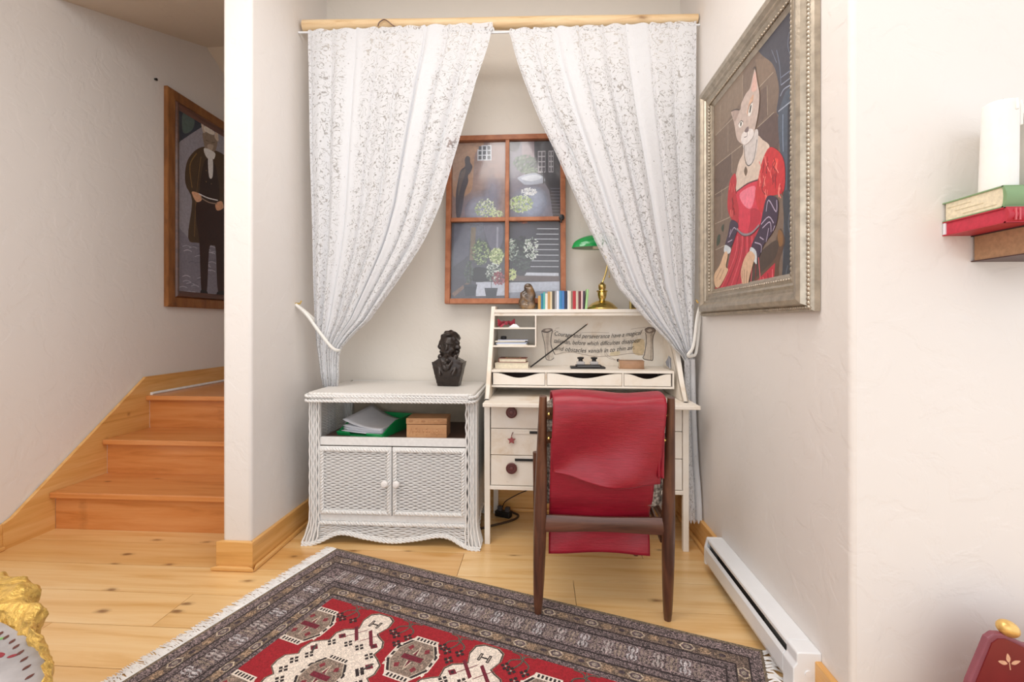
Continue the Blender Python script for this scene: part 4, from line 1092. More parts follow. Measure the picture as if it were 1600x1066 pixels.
# ------------------------------------------------------------------ bronze bust
M['bronze'] = plain('dark_bronze', '#332a26', .30, .25, var=.3, vscale=30)
def bust(X, Y, Z):
    k = 1.22; hx, hy, hz = X / k, (Y - .004) / k, (Z - .222) / k + .222      # the head is built smaller, then enlarged about its middle
    E = lambda c, r: ell(hx, hy, hz, c, r)
    K = lambda a, b, r: caps(hx, hy, hz, a, b, r)
    hd = E((0, .012, .224), (.034, .044, .043))
    hd = smin(hd, E((0, -.004, .198), (.028, .036, .034)), .012)
    hd = smin(hd, E((0, -.025, .177), (.012, .012, .010)), .010)          # chin
    hd = smin(hd, K((0, -.036, .217), (0, -.046, .199), .0048), .005)     # nose
    for e in (-1, 1):
        hd = np.maximum(hd, -E((e * .0135, -.043, .2165), (.0085, .013, .0062)))
        hd = smin(hd, E((e * .0135, -.031, .216), (.0055, .005, .004)), .002)
        hd = smin(hd, K((e * .005, -.038, .2245), (e * .022, -.031, .2245), .0038), .003)
        hd = smin(hd, E((e * .021, -.025, .199), (.009, .009, .010)), .007)
    hd = smin(hd, K((-.009, -.037, .187), (.009, -.037, .187), .0036), .003)
    hd = np.maximum(hd, -K((-.010, -.0425, .1885), (.010, -.0425, .1885), .0014))
    hr = E((0, .020, .240), (.042, .048, .040)) + .004 * np.sin(150 * hx + 60 * hz) * np.sin(130 * hz + 90 * hy)
    hr = np.maximum(hr, -(hy + .016 + (.25 - hz) * .25) * .9)
    hd = smin(hd, hr, .004)
    hd = smin(hd, E((0, -.016, .262), (.022, .016, .009)), .007)
    for e in (-1, 1):
        for c, r in (((.037, .002, .224), .010), ((.039, .004, .208), .012), ((.035, .014, .190), .011)):
            hd = smin(hd, E((e * c[0], c[1], c[2]), (r, r * 1.1, r)) + .0015 * np.sin(220 * hz + 100 * hx), .005)
    b = smin(hd, caps(X, Y, Z, (0, .016, .12), (0, .014, .175), .030), .012)
    q = np.clip(Z / .13, 0, 1)
    hw = .056 + .028 * q ** 1.2
    top = .128 + .040 * np.clip(1 - np.abs(X) / .075, 0, 1) ** .9
    body = np.maximum(np.maximum(np.abs(X) - hw, np.abs(Y - .012) - (.034 + .012 * q)), Z - top)
    body = smin(body, ell(X, Y, Z, (0, -.010, .080), (.062, .038, .062)), .02)
    b = smin(b, body, .010)
    for e in (-1, 1):
        b = smin(b, caps(X, Y, Z, (e * .040, -.016, .158), (e * .008, -.050, .098), .0105), .003)
        b = smin(b, caps(X, Y, Z, (e * .056, -.010, .132), (e * .034, -.050, .066), .0100), .003)
        b = smin(b, caps(X, Y, Z, (e * .036, .030, .168), (e * .042, -.016, .156), .013), .005)
        b = np.maximum(b, -caps(X, Y, Z, (e * .047, -.062, .125), (e * .022, -.066, .070), .006))
    for z, x in ((.140, .003), (.124, -.006), (.108, .006), (.092, -.003)):
        b = smin(b, ell(X, Y, Z, (x, -.048, z), (.013, .010, .009)), .002)
    return np.maximum(b, -Z + .001)
bo = net_obj('portrait_bust', bust, (-.10, -.085, -.006), (.10, .085, .31), .0034, M['bronze'], rough=.0014, rs=70)
bo.location = (-0.478, 2.36, 0.7275); bo.rotation_euler = (0, 0, math.radians(-4)); bo.scale = (1.0, 1.0, .99)
tag(bo, 'dark bronze bust of a man in a cravat on the wicker cabinet', 'bust')
# ------------------------------------------------------------------ secretary desk
DX, DY = -0.265, 2.16
dk = thing('secretary_desk', 'cream distressed secretary desk with sloping sides and painted scroll', 'desk', (DX, DY, 0), rz=math.radians(-1.0))
A = M['antique']; WD = 0.95
def dbox(name, x0, x1, y0, y1, z0, z1, mat=A, parent=dk, bevel=.002): return MB().box(x0, x1, y0, y1, z0, z1).build(name, mat, parent, bevel=bevel)
for x in (0, WD - .026):
    MB().add([(x, 0, 0), (x + .026, 0, 0), (x + .026, .026, 0), (x, .026, 0), (x - .002, 0, .67), (x + .026, 0, .67), (x + .026, .026, .67), (x - .002, .026, .67)], [(0, 3, 2, 1), (4, 5, 6, 7), (0, 1, 5, 4), (1, 2, 6, 5), (2, 3, 7, 6), (3, 0, 4, 7)]).build('leg', A, dk, bevel=.002)
    dbox('leg', x, x + .026, .354, .38, 0, .67)
    xs = x + .003 if x == 0 else x + .005
    dbox('lower_side', xs, xs + .018, .026, .354, .262, .67)
    # upper side panel with a sloping front edge
    MB().prism([(-.012, .692), (.012, .692), (.262, 1.146), (.385, 1.146), (.385, .692)], x, x + .022, 'x').build('upper_side', A, dk, bevel=.002)
dbox('bottom_rail', .026, WD - .026, 0, .02, .262, .280)
dbox('carcass_bottom', .022, WD - .022, .02, .37, .264, .276)
dbox('carcass_back', .022, WD - .022, .362, .372, .262, .67)
zd = [.283, .428, .555, .668]
M['maroon'] = plain('maroon_painted_knob', '#6a3a38', .4, var=.2)
for i in range(3):
    dw = dbox('drawer', .030, WD - .030, .004, .022, zd[i], zd[i + 1] - .003, parent=dk)
    for kx in (.13, WD - .13):
        if i == 1:
            pts = [(kx + (.021 if k % 2 == 0 else .009) * math.sin(PI * k / 5), zd[1] + .074 + (.021 if k % 2 == 0 else .009) * math.cos(PI * k / 5)) for k in range(10)]
            s = MB().prism(pts, -.014, -.004, 'y').build('star_pull', plain('red_star', '#9a4a4c', .45, var=.2), dw, bevel=.002)
            MB().tube([(kx, -.008, zd[1] + .092), (kx + .004, -.004, zd[1] + .106), (kx + .006, .004, zd[1] + .108)], .002, 6).build('star_loop', M['maroon'], dw)
        else:
            kz = zd[i] + (.086 if i == 0 else .078)
            prof_k = [(.011, 0), (.011, .008), (.026, .012), (.0265, .018), (.023, .021), (.021, .018), (.018, .018), (.017, .021), (.0135, .021), (.0125, .018), (.010, .018), (.009, .021), (.006, .0215), (.0, .022)]
            MB().lathe(prof_k, 28).xf(Matrix.Translation((kx, .005, kz)) @ Matrix.Rotation(PI / 2, 4, 'X')).build('knob', M['maroon'], dw, smooth=True)
    if i < 2:
        za = zd[i] + (.118 if i == 0 else .104)
        MB().box(.145, .40, -.002, .006, za, za + .011).build('finger_slot', M['black'], dw)
        if i == 1: MB().box(.140, .215, -.003, .004, za - .001, za + .012).build('slot_lip', A, dw)
# drop-front worktop
dbox('worktop', .004, .972, -.095, .372, .672, .690, bevel=.003)
# hutch
dbox('backboard', .022, WD - .022, .372, .38, .690, 1.12)
dbox('top_shelf', .022, WD - .022, .198, .385, 1.110, 1.128)
dbox('top_moulding', .022, WD - .022, .204, .216, 1.094, 1.110)
dbox('drawer_shelf', .022, WD - .05, .09, .372, .812, .824)
dbox('drawer_base', .022, WD - .05, .09, .372, .738, .748)
dbox('hutch_return', WD - .05, WD - .042, .09, .372, .738, .824)
xd = [.024, .292, .665, WD - .052]
for x in xd[1:3]: dbox('divider', x - .004, x + .004, .09, .372, .748, .812)
for a, b in zip(xd, xd[1:]):
    a += .006; b -= .006; z0, z1 = .751, .809; c = (a + b) / 2; hw = (b - a) * .46
    pts = [(a, z0), (b, z0), (b, z1)] + [(c + hw * (1 - 2 * k / 16), z1 - .024 * (0.5 - .5 * math.cos(2 * PI * k / 16))) for k in range(17)] + [(a, z1)]
    dr_ = MB().prism(pts, .090, .100, 'y').build('scoop_drawer', A, dk)
    MB().box(a + .004, b - .004, .10, .34, z0, z0 + .006).build('drawer_floor', M['walnut_x'], dr_)
    MB().box(a + .004, b - .004, .335, .34, z0, z1 - .004).build('drawer_back', M['walnut_x'], dr_)
# pigeonholes
dbox('pigeonhole_shelf', .022, .238, .16, .372, 1.026, 1.034)
dbox('pigeonhole_shelf', .022, .238, .15, .372, .934, .942)
dbox('pigeonhole_side', .236, .243, .16, .372, .934, 1.094)
# painted scroll with its quotation
sc = lambda pts: [((.004 + (x - 40) / 8 * .003487 - DX) * 1000, (1.046 - (y - 144) / 8 * .003487) * 1000) for x, y in pts]
def sp2(k, c, *p): return (k, c, sc(p))
def st2(c, w, *p): return ('s', c, w, sc(p))
INK, SH = '#4a403b', '#9d8c7e'
scr = [sp2('P', '#e3d9cb', (170, 240), (300, 268), (640, 300), (900, 285), (1150, 250), (1330, 235), (1330, 380), (1312, 520), (1150, 500), (950, 530), (700, 540), (450, 495), (200, 518), (162, 400)),
       sp2('P', '#d6c09a', (1190, 340), (1310, 330), (1300, 510), (1180, 495)), sp2('P', '#dccdac', (900, 490), (1010, 470), (1000, 525), (900, 530)),
       sp2('P', '#ddd3c6', (35, 215), (100, 240), (172, 205), (162, 270), (155, 400), (192, 560), (150, 590), (95, 580), (85, 540), (75, 400), (45, 270)),
       sp2('P', '#c0b3a6', (95, 250), (130, 250), (120, 420), (140, 570), (110, 570), (95, 420)),
       sp2('P', '#d8cbbb', (1325, 215), (1380, 250), (1450, 215), (1418, 320), (1418, 560), (1385, 580), (1310, 570), (1300, 540), (1335, 400)),
       sp2('P', '#b5a798', (1385, 270), (1420, 250), (1405, 400), (1405, 560), (1385, 560), (1395, 400)),
       sp2('P', '#8f7f74', (40, 210), (75, 190), (150, 185), (172, 205), (110, 232), (60, 232)), sp2('P', '#cfc3b6', (75, 210), (110, 195), (145, 205), (110, 222)),
       sp2('P', '#8f7f74', (1320, 195), (1370, 175), (1440, 185), (1450, 215), (1400, 245), (1340, 240)), sp2('P', '#cfc3b6', (1345, 210), (1380, 190), (1415, 208), (1380, 232))]
for w, p in ((9, [(35, 215), (60, 232), (110, 236), (172, 205)]), (7, [(35, 215), (45, 270), (75, 400), (85, 540), (100, 582), (150, 590), (192, 560)]), (10, [(172, 210), (155, 300), (155, 400), (180, 470), (205, 520)]), (6, [(205, 520), (330, 490), (450, 492), (700, 538), (950, 528), (1150, 498), (1310, 520)]),
             (9, [(1450, 215), (1418, 320), (1420, 560), (1390, 582), (1310, 568), (1298, 540)]), (8, [(1330, 240), (1340, 330), (1318, 500), (1298, 545)]), (7, [(1320, 195), (1370, 172), (1440, 185), (1452, 215)]), (5, [(170, 235), (215, 205)]), (6, [(1265, 260), (1295, 200)]), (5, [(70, 205), (110, 190), (150, 205), (110, 225), (75, 215)]), (5, [(1345, 210), (1380, 190), (1415, 208), (1380, 232)])):
    scr.append(st2(INK if w > 6 else SH, w * .435, *p))
for p in ([(830, 470), (830, 520), (880, 560), (960, 585)], [(840, 480), (870, 530), (960, 580)], [(480, 245), (640, 235), (880, 240)], [(1150, 195), (1250, 180), (1330, 170)], [(210, 185), (260, 180)]): scr.append(st2(SH, 1.6, *p))
scr += [sp2('P', '#1d1a1a', (975, 575), (1000, 568), (1010, 590), (985, 605))]
bb = [c for c in dk.children if c.name.startswith('backboard')][0]
picture('painted_scroll', scr, M['print'], bb, lambda u, v, h: (u, .3718 - h, v))
M['ink'] = plain('black_ink', '#1d1816', .6)
def lettering(txt, x, z, size, tilt, bend=0.0, width=None):
    c = bpy.data.curves.new('ink_text', 'FONT'); c.body = txt; c.size = size; c.shear = .35; c.offset = -.0001
    o = bpy.data.objects.new('ink_text', c); COL.objects.link(o)
    me = bpy.data.meshes.new_from_object(o.evaluated_get(bpy.context.evaluated_depsgraph_get()))
    bpy.data.objects.remove(o); 
    wmax = max(v.co.x for v in me.vertices); k = (width / wmax) if width else 1
    for v in me.vertices:
        px, py = v.co.x * k, v.co.y
        t = px / (width or wmax)
        v.co = Vector((x + px, .3690, z + py + tilt * px - bend * math.sin(PI * t)))
    me.materials.clear(); me.materials.append(M['ink'])
    ob = bpy.data.objects.new('scroll_lettering', me); COL.objects.link(ob); ob.parent = bb
    return ob
S8 = .003487 / 8
tx = lambda X: .004 + (X - 40) * S8 - DX
tz = lambda Y: 1.046 - (Y - 144) * S8
bpy.context.view_layer.update()
lettering('Courage and perseverance have a magical', tx(190), tz(275), .034, .012, .018, 1090 * S8)
lettering('talisman, before which difficulties disappear', tx(185), tz(365), .034, .010, .017, 1090 * S8)
lettering('and obstacles vanish in to thin air.', tx(200), tz(458), .034, .012, .017, 990 * S8)

# ------------------------------------------------------------------ things on and in the desk
def book_mesh(w, h, d, cov=.0018, spine='front'):
    """upright book: spine faces -y, width x, height z"""
    mb = MB()
    mb.box(-w / 2, -w / 2 + cov, 0, d, 0, h); mb.box(w / 2 - cov, w / 2, 0, d, 0, h)
    n = 5
    arc = [(-w / 2 + w * k / n, -.12 * w * math.sin(PI * k / n)) for k in range(n + 1)]
    mb.prism(arc + [(w / 2, cov), (-w / 2, cov)], 0, h, 'z')
    mb.mi = 1; mb.box(-w / 2 + cov, w / 2 - cov, cov, d - .003, .002, h - .003)
    return mb
covers = [('#c79a58', 'tan', 445, 500, 345), ('#2e7f9e', 'teal blue', 500, 545, 300), ('#5fb5ae', 'mint green', 545, 582, 275), ('#ece7df', 'white flowered', 582, 630, 300), ('#c49a66', 'caramel', 630, 680, 265), ('#e8d9b4', 'butter yellow', 680, 715, 265),
          ('#55524f', 'charcoal', 715, 765, 255), ('#a9a6a6', 'mid grey', 765, 800, 260), ('#dde2ee', 'pale ice blue', 800, 850, 250), ('#3f87ba', 'sky blue', 850, 905, 250), ('#4b7fc0', 'cornflower blue', 905, 950, 250), ('#26304c', 'navy', 950, 1005, 255),
          ('#f1efec', 'bright white', 1010, 1040, 250), ('#e3d9c4', 'ivory', 1040, 1075, 255), ('#8f7d70', 'taupe', 1075, 1110, 260), ('#b8323c', 'red', 1110, 1170, 255), ('#cfc6b4', 'beige', 1170, 1215, 260), ('#6c3236', 'maroon', 1215, 1268, 260),
          ('#eecfcb', 'pale pink', 1268, 1303, 255), ('#4b3d4c', 'dark plum', 1305, 1352, 260), ('#a6d191', 'light green', 1362, 1405, 225)]
pxm = .003345 / 12.3
for c, nm, a, b, t in covers:
    w = (b - a) * pxm * .985; h = (608 - t) * pxm
    cx = -.109 + ((a + b) / 2 - 148) * pxm + .012
    bk = book_mesh(w, h, .062).build('pocket_book', [plain('cover_' + nm.replace(' ', '_'), c, .5, var=.08), M['pages']], smooth=False)
    bk.location = (cx + .005, 2.388 - .002 * random.random(), 1.1282)
    if nm in ('dark plum', 'light green'): bk.rotation_euler = (0, math.radians(2.5 if nm == 'dark plum' else 5), 0); bk.location.z += .0012; bk.location.x -= .006
    tag(bk, nm + ' little book in the row on the desk top', 'book', 'little books on the desk top')

rk = net_obj('polished_stone', lambda X, Y, Z: np.maximum(smin(smin(ell(X, Y, Z, (.010, 0, .07), (.030, .022, .078)), ell(X, Y, Z, (-.018, 0, .045), (.024, .020, .050)), .012), ell(X, Y, Z, (.0, 0, .01), (.040, .024, .03)), .01) + .003 * np.sin(90 * X + 50 * Z) * np.sin(60 * Z), -Z), (-.05, -.035, -.006), (.05, .035, .16), .005, None or wood('banded_stone', '#a98352', '#5f4a38', '#33291f', (9, 9, 5), .2, coat=.5), rough=.004, rs=35)
rk.location = (-.068, 2.41, 1.1282)
tag(rk, 'upright brown banded stone at the end of the little book row', 'stone')

# banker's lamp
lm = thing('bankers_lamp', 'brass desk lamp with a green glass shade', 'lamp', (0.330, 2.455, 1.1282))
MB().lathe([(.0, 0), (.080, 0), (.082, .006), (.079, .012), (.074, .015), (.070, .020), (.055, .034), (.036, .044), (.026, .048), (.0, .048)], 40).build('base', M['brass'], lm, smooth=True)
st_ = MB().lathe([(.0, .046), (.016, .048), (.016, .056), (.020, .062), (.024, .080), (.024, .092), (.030, .098), (.030, .101), (.017, .104), (.017, .110), (.020, .114), (.020, .132), (.012, .140), (.008, .146), (.0, .148)], 28).build('stem', M['brass'], lm, smooth=True)
MB().tube(smooth_pts([(0, 0, .142), (.006, 0, .155), (.016, 0, .185), (.026, 0, .225), (.030, 0, .262), (.016, 0, .288)], False, 5), .0045, 8).build('arm', M['brass'], lm, smooth=True)
MB().tube([(.036, -.005, .215), (.037, -.005, .182)], .0012, 5).build('pull_chain', M['brass'], lm)
MB().ball((.037, -.005, .176), (.004, .004, .007)).build('chain_bead', M['brass'], lm, smooth=True)
def green_glass():
    m, nt, b = nodes_of('green_cased_glass')
    g = N(nt, 'ShaderNodeNewGeometry')
    nt.links.new(mixc(nt, g.outputs['Backfacing'], lin('#12a050'), lin('#12a050')), b.inputs['Base Color'])
    b.inputs['Roughness'].default_value = .12; b.inputs['Coat Weight'].default_value = .6
    b.inputs['Subsurface Weight'].default_value = 0.0
    return m
M['gglass'] = green_glass(); M['milk'] = plain('white_glass_lining', '#a9b8a4', .3)
def shade(u, v, r0, th=0.0):
    a = PI * (v)                    # over the top, front to back
    x = -.142 + .284 * u
    k = math.sin(PI * min(max(u, 0), 1)) ** .42
    ry, rz = (.066 - th) * k, (.072 - th) * k
    return (x + .0, -.052 + .0 - ry * math.cos(a) + .03, .296 + rz * math.sin(a) - .02)
sh = MB().grid(lambda u, v: shade(u, v, 0), 30, 14).build('shade', M['gglass'], lm, smooth=True, sharp=0)
sh.location = (-.020, .01, .052)
ln = MB().grid(lambda u, v: shade(u, v, 0, .004), 30, 14).build('shade_lining', M['milk'], sh, smooth=True, sharp=0)
MB().tube([(-.03, -.02, .285), (.03, -.02, .285)], .014, 10).build('bulb', plain('frosted_bulb', '#efe8d8', .4), sh, smooth=True)
MB().lathe([(.0, .352), (.012, .352), (.012, .358), (.005, .364), (0, .366)], 12, (-.012, -.012, .012)).build('shade_finial', M['brass'], lm, smooth=True)

# little frame beside the lamp
fr = thing('photo_frame', 'tiny gold photo frame beside the brass lamp', 'photo frame', (0.503, 2.46, 1.1282), rz=math.radians(8))
rails(fr, .06, .06, [(0, 0), (0, .008), (.008, .010), (.010, .006), (.010, 0)], M['brass'], smooth=False)
MB().box(-.022, .022, -.004, -.002, .008, .052).build('picture_card', plain('dark_card', '#6d6248', .5), fr)

# pigeonholes: bow, envelopes, small books
M['red_bow'] = plain('red_ribbon', '#a1263c', .35, var=.2, sheen=.3)
bw = thing('ribbon_bow', 'dark red satin bow in the upper pigeonhole', 'bow', (-.178, 2.40, 1.0345))
for s in (-1, 1):
    MB().grid(lambda u, v: (s * (.004 + .042 * u), -.012 + .02 * v + .006 * math.sin(5 * u), .022 + (.5 - v) * .030 * (.3 + u) + .004 * math.sin(9 * u)), 8, 6).build('bow_loop', M['red_bow'], bw, smooth=True, solid=.006)
MB().ball((0, -.006, .022), (.010, .012, .012)).build('knot', M['red_bow'], bw, smooth=True)
MB().grid(lambda u, v: (-.018 - .02 * u + .014 * v, -.012, .02 - .019 * u), 3, 2).build('bow_tail', M['red_bow'], bw, solid=.003)
cd = MB().prism([(-.03, 0), (.03, 0), (.012, .016), (-.004, .018)], -.03, 0, 'y').build('folded_card', M['paper'])
cd.location = (-.135, 2.385, 1.0345); tag(cd, 'small folded white card next to the red bow', 'card')
rr = random.Random(9)
for k in range(6):
    e = MB().box(-.078, .078, 0, .11, 0, .0042).build('envelope', plain('envelope_%d' % k, rr.choice(['#d5dcf0', '#e6e6ee', '#c9d2ea', '#efe9da']), .7, var=.04))
    e.location = (-.148 + rr.uniform(-.012, .012), 2.345 + rr.uniform(0, .02), .9423 + k * .0046); e.rotation_euler = (0, 0, rr.uniform(-.07, .07))
    tag(e, ['lowest', 'second lowest', 'third lowest', 'third highest', 'second highest', 'topmost'][k] + ' pale envelope of the pile in the lower pigeonhole', 'envelope', 'envelopes in the pigeonhole')
iw = MB().lathe([(.0, 0), (.014, 0), (.016, .006), (.016, .014), (.012, .017), (0, .018)], 14).build('black_pot', M['black'], smooth=True)
iw.location = (-.193, 2.40, .9423 + .029); tag(iw, 'small round black pot on the envelope pile', 'pot')
def flat_book(name, label, w, d, h, cover, loc, rz, inlay=None, pages=None, group=None):
    t = thing(name, label, 'book', loc, rz, group)
    cm = plain(name + '_cloth_' + cover.strip('#'), cover, .5, var=.12)
    MB().box(-w / 2 + .002, w / 2 - .003, .003, d - .003, .003, h - .003).build('pages', pages or M['pages'], t)
    MB().box(-w / 2, w / 2, 0, d, 0, .003).build('cover_board', cm, t); MB().box(-w / 2, w / 2, 0, d, h - .003, h).build('cover_board', cm, t)
    if inlay:
        MB().box(-w * .28, w * .28, d * .2, d * .8, h, h + .0006).build('cover_panel', plain(name + '_panel', inlay[0], .4), t)
        MB().box(-w * .22, w * .22, d * .27, d * .73, h + .0006, h + .001).build('cover_picture', plain(name + '_picture', inlay[1], .4), t)
    return t, cm
b1, cm = flat_book('thick_book', 'thick cream-edged book lying in the desk under a red book', .17, .11, .030, '#d8cdb8', (-.143, 2.318, .8243), math.radians(4))
MB().box(-.087, -.082, 0, .11, 0, .030).build('spine', cm, b1)
b2, cm = flat_book('slim_red_book', 'slim red-brown book with gold cover panel on a thick cream book', .140, .095, .022, '#7d4438', (-.142, 2.328, .8546), math.radians(-4), ('#c9a25c', '#6b6a5c'))
MB().box(-.072, -.068, 0, .095, 0, .022).build('spine', cm, b2)
b3, cm = flat_book('old_tan_book', 'small old tan leather book lying right of the inkstand', .125, .085, .040, '#a37c60', (.462, 2.335, .8243), math.radians(-6))
MB().grid(lambda u, v: (-.0605 + .121 * u, -.004 * math.sin(PI * v), .04 * v), 2, 8).build('spine', plain('worn_leather', '#b08a6c', .6, var=.2), b3, smooth=True, solid=.002)
# inkstand
ik = thing('inkstand', 'black inkstand with two glass inkwells on the desk shelf', 'inkstand', (.243, 2.325, .8243))
MB().box(-.088, .088, 0, .075, 0, .010).build('tray', M['black'], ik, bevel=.004)
MB().box(-.060, .070, .012, .066, .010, .018).build('plinth', M['black'], ik, bevel=.003)
MB().box(-.055, .06, .004, .009, .012, .014).build('silver_strip', M['steel'], ik)
M['clear'] = plain('frosted_clear_glass', '#b9b7b6', .1, var=.1)
for x in (-.035, .034):
    w_ = MB().box(x - .020, x + .020, .020, .058, .018, .036).build('inkwell', M['clear'], ik, bevel=.005)
    MB().lathe([(.0, .036), (.012, .036), (.010, .044), (.017, .050), (.017, .056), (.0, .059)], 14, (x, .039, 0)).build('stopper', M['black'], w_, smooth=True)
sk_ = thing('black_wand', 'thin black stick leaning across the painted scroll', 'stick', (-.05, 2.345, .826))
a_, b_ = Vector((0, 0, .004)), Vector((.304, .175, .222))
MB().tube([a_, a_.lerp(b_, .5), b_], [.0042, .0038, .003], 8).build('shaft', M['black'], sk_, smooth=True)
MB().tube([b_, b_ + (b_ - a_).normalized() * .022], [.0022, .0012], 6).build('tip', M['cedar'], sk_, smooth=True)
ft = thing('grey_feather', 'small grey feather standing at the right end of the desk shelf', 'feather', (.655, 2.345, .8243))
MB().add([(0, 0, 0), (-.016, .004, .018), (-.020, .006, .036), (-.010, .008, .052), (-.004, .010, .068), (.006, .010, .056), (.012, .008, .040), (.014, .004, .018)], [tuple(range(8))]).build('vane', plain('grey_vane', '#8d8d92', .7, var=.2), ft, solid=.0015)
MB().tube([(0, -.001, 0), (-.002, .004, .035), (-.004, .009, .066)], [.0015, .001, .0006], 6).build('quill', M['paper'], ft)
mg = MB().grid(lambda u, v: (-.15 + .32 * u + .05 * v, .12 * v, .001 + .003 * math.sin(PI * u)), 10, 4).build('printed_sheet', plain('printed_sheet', '#dad5d0', .5, var=.25, vscale=45), smooth=True, solid=.0008)
mg.location = (.22, 2.20, .6905); tag(mg, 'pale printed sheet lying on the desk worktop behind the chair', 'paper')

# cable and power strip on the floor
cbm = MB().tube(smooth_pts([(-.46, 2.44, .009), (-.36, 2.30, .006), (-.25, 2.35, .006), (-.15, 2.42, .006), (-.118, 2.48, .006), (-.15, 2.515, .008), (-.185, 2.505, .03)], False, 6), .0055, 6)
tag(cbm.build('extension_cable', plain('brown_cable', '#4a382a', .5), smooth=True), 'brown extension cable curling on the floor under the desk', 'cable')
ps = thing('power_strip', 'dark power strip on the floor under the desk', 'power strip', (-.20, 2.478, .001), rz=math.radians(-22))
MB().box(-.045, .045, -.02, .02, 0, .03).build('housing', M['black'], ps, bevel=.005)
for x in (-.02, .025): MB().box(x - .012, x + .012, -.012, .012, .03, .055).build('plug', plain('grey_plug', '#4d4a4c', .5), ps, bevel=.003)
lc = MB().tube(smooth_pts([(-.205, 2.47, .05), (-.19, 2.50, .075), (-.12, 2.52, .11), (-.05, 2.525, .145), (.02, 2.525, .24)], False, 6), .0028, 6)
tag(lc.build('lamp_cord', M['black'], smooth=True), 'thin dark lamp cord rising behind the desk drawers', 'cord')
cd2 = MB().tube(smooth_pts([(-.285, 2.40, .70), (-.275, 2.40, .62), (-.29, 2.40, .45), (-.283, 2.40, .25), (-.272, 2.40, .12), (-.29, 2.45, .01)], False, 6), .003, 6)
tag(cd2.build('hanging_cord', M['black'], smooth=True), 'dark cord hanging between the wicker cabinet and the desk', 'cord')
# ------------------------------------------------------------------ walnut chair, its back to the room
ch = thing('walnut_chair', 'dark walnut chair with nubby grey upholstery pulled up to the desk', 'chair', (0.22, 1.87, 0))
cx, cy = 0.22, 1.87
def cpt(x, y, z): return (x - cx, y - cy, z)
def boucle():
    m, nt, b = nodes_of('grey_boucle')
    vo = N(nt, 'ShaderNodeTexVoronoi', ins={'Scale': 90.0}); nt.links.new(coords(nt), vo.inputs['Vector'])
    nt.links.new(ramp(nt, vo.outputs['Distance'], [(0.0, lin('#c9bfb2')), (0.45, lin('#a3978b')), (0.8, lin('#5f564e'))]), b.inputs['Base Color'])
    b.inputs['Roughness'].default_value = .95
    bump(nt, b, math_n(nt, 'SUBTRACT', 1.0, vo.outputs['Distance']), 1.0, .006)
    return m
M['boucle'] = boucle()
W_ = M['walnut']
for s, xf, xt, z0 in ((-1, -.008, .010, .0085), (1, .452, .436, 0)):
    pts = [cpt(xf, 1.648, z0), cpt(xf + (xt - xf) * .2, 1.632, .16), cpt(xf + (xt - xf) * .45, 1.612, .36), cpt(xf + (xt - xf) * .6, 1.600, .48), cpt(xf + (xt - xf) * .8, 1.575, .64), cpt(xt, 1.548, .806)]
    MB().tube(smooth_pts(pts, False, 4), [.0125 + .0105 * math.sin(PI * min(i / 20, 1) ** .8) for i in range(21)], 12).build('rear_leg', W_, ch, smooth=True)
for xf in (-.018, .434):
    MB().tube([cpt(xf, 2.10, .0), cpt(xf, 2.085, .25), cpt(xf, 2.07, .47)], [.010, .014, .016], 10).build('front_leg', W_, ch, smooth=True)
def arc_rail(name, z0, z1, y, bow, x0, x1, th, mat):
    def sec(u):
        x = x0 + (x1 - x0) * u; yy = y + bow * math.sin(PI * u)
        return x, yy
    mb = MB(); n = 14; vs = []
    for i in range(n + 1):
        x, yy = sec(i / n); k = .92 + .08 * math.cos(2 * PI * i / n) if name == 'stretcher' else 1
        zc, hh = (z0 + z1) / 2, (z1 - z0) / 2 * k
        for a in range(8):
            w = 2 * PI * a / 8 + PI / 8
            vs.append(cpt(x, yy + th * math.cos(w), zc + hh * 1.08 * math.sin(w)))
    mb.add(vs, [(i * 8 + a, i * 8 + (a + 1) % 8, (i + 1) * 8 + (a + 1) % 8, (i + 1) * 8 + a) for i in range(n) for a in range(8)] + [tuple(range(8))[::-1], tuple(range(n * 8, n * 8 + 8))])
    return mb.build(name, mat, ch, smooth=True, sharp=30)
arc_rail('stretcher', .318, .378, 1.612, .004, .004, .440, .012, M['walnut_x'])
M['brownslat'] = wood('brown_slat', '#7d5638', '#5f3e28', '#3b2417', (2, 14, 14), .4, coat=.2)
for z0, z1, yy in ((.725, .765, 1.562), (.640, .680, 1.572)):
    sl = arc_rail('back_slat', z0, z1, yy, .035, .008, .440, .010, M['brownslat'])
    for x in (.030, .418): MB().ball(cpt(x, yy - .010, (z0 + z1) / 2), (.006, .004, .006), 8, 6).build('brass_stud', M['brass'], sl, smooth=True)
# padded back and seat
def pad(name, x0, x1, y0, y1, z0, z1, r, lean=0.0):
    f = lambda X, Y, Z: rbox(X, Y + lean * (Z - (z0 + z1) / 2), Z, ((x0 + x1) / 2, (y0 + y1) / 2, (z0 + z1) / 2), ((x1 - x0) / 2, (y1 - y0) / 2, (z1 - z0) / 2), r)
    V, F = surface_net(f, (x0 - .04, y0 - .09, z0 - .03), (x1 + .04, y1 + .09, z1 + .03), .012)
    mb = MB(); mb.v = [cpt(*(Vector(p) + noise.noise_vector(Vector(p) * 60) * .004)) for p in V]; mb.f = F; mb.m = [0] * len(F)
    return mb.build(name, M['boucle'], ch, smooth=True, sharp=0)
pad('back_cushion', .018, .430, 1.590, 1.665, .40, .792, .034, .14)
pad('seat_cushion', .000, .430, 1.63, 2.10, .40, .47, .03)
for x in (.0, .430):
    MB().tube([cpt(x, 1.615, .375), cpt(x, 1.85, .385), cpt(x, 2.08, .38)], [.014, .016, .014], 8).build('side_rail', W_, ch, smooth=True)
    MB().tube([cpt(x, 1.63, .29), cpt(x, 1.80, .33), cpt(x, 2.08, .36)], [.011, .011, .011], 8).build('brace', W_, ch, smooth=True)
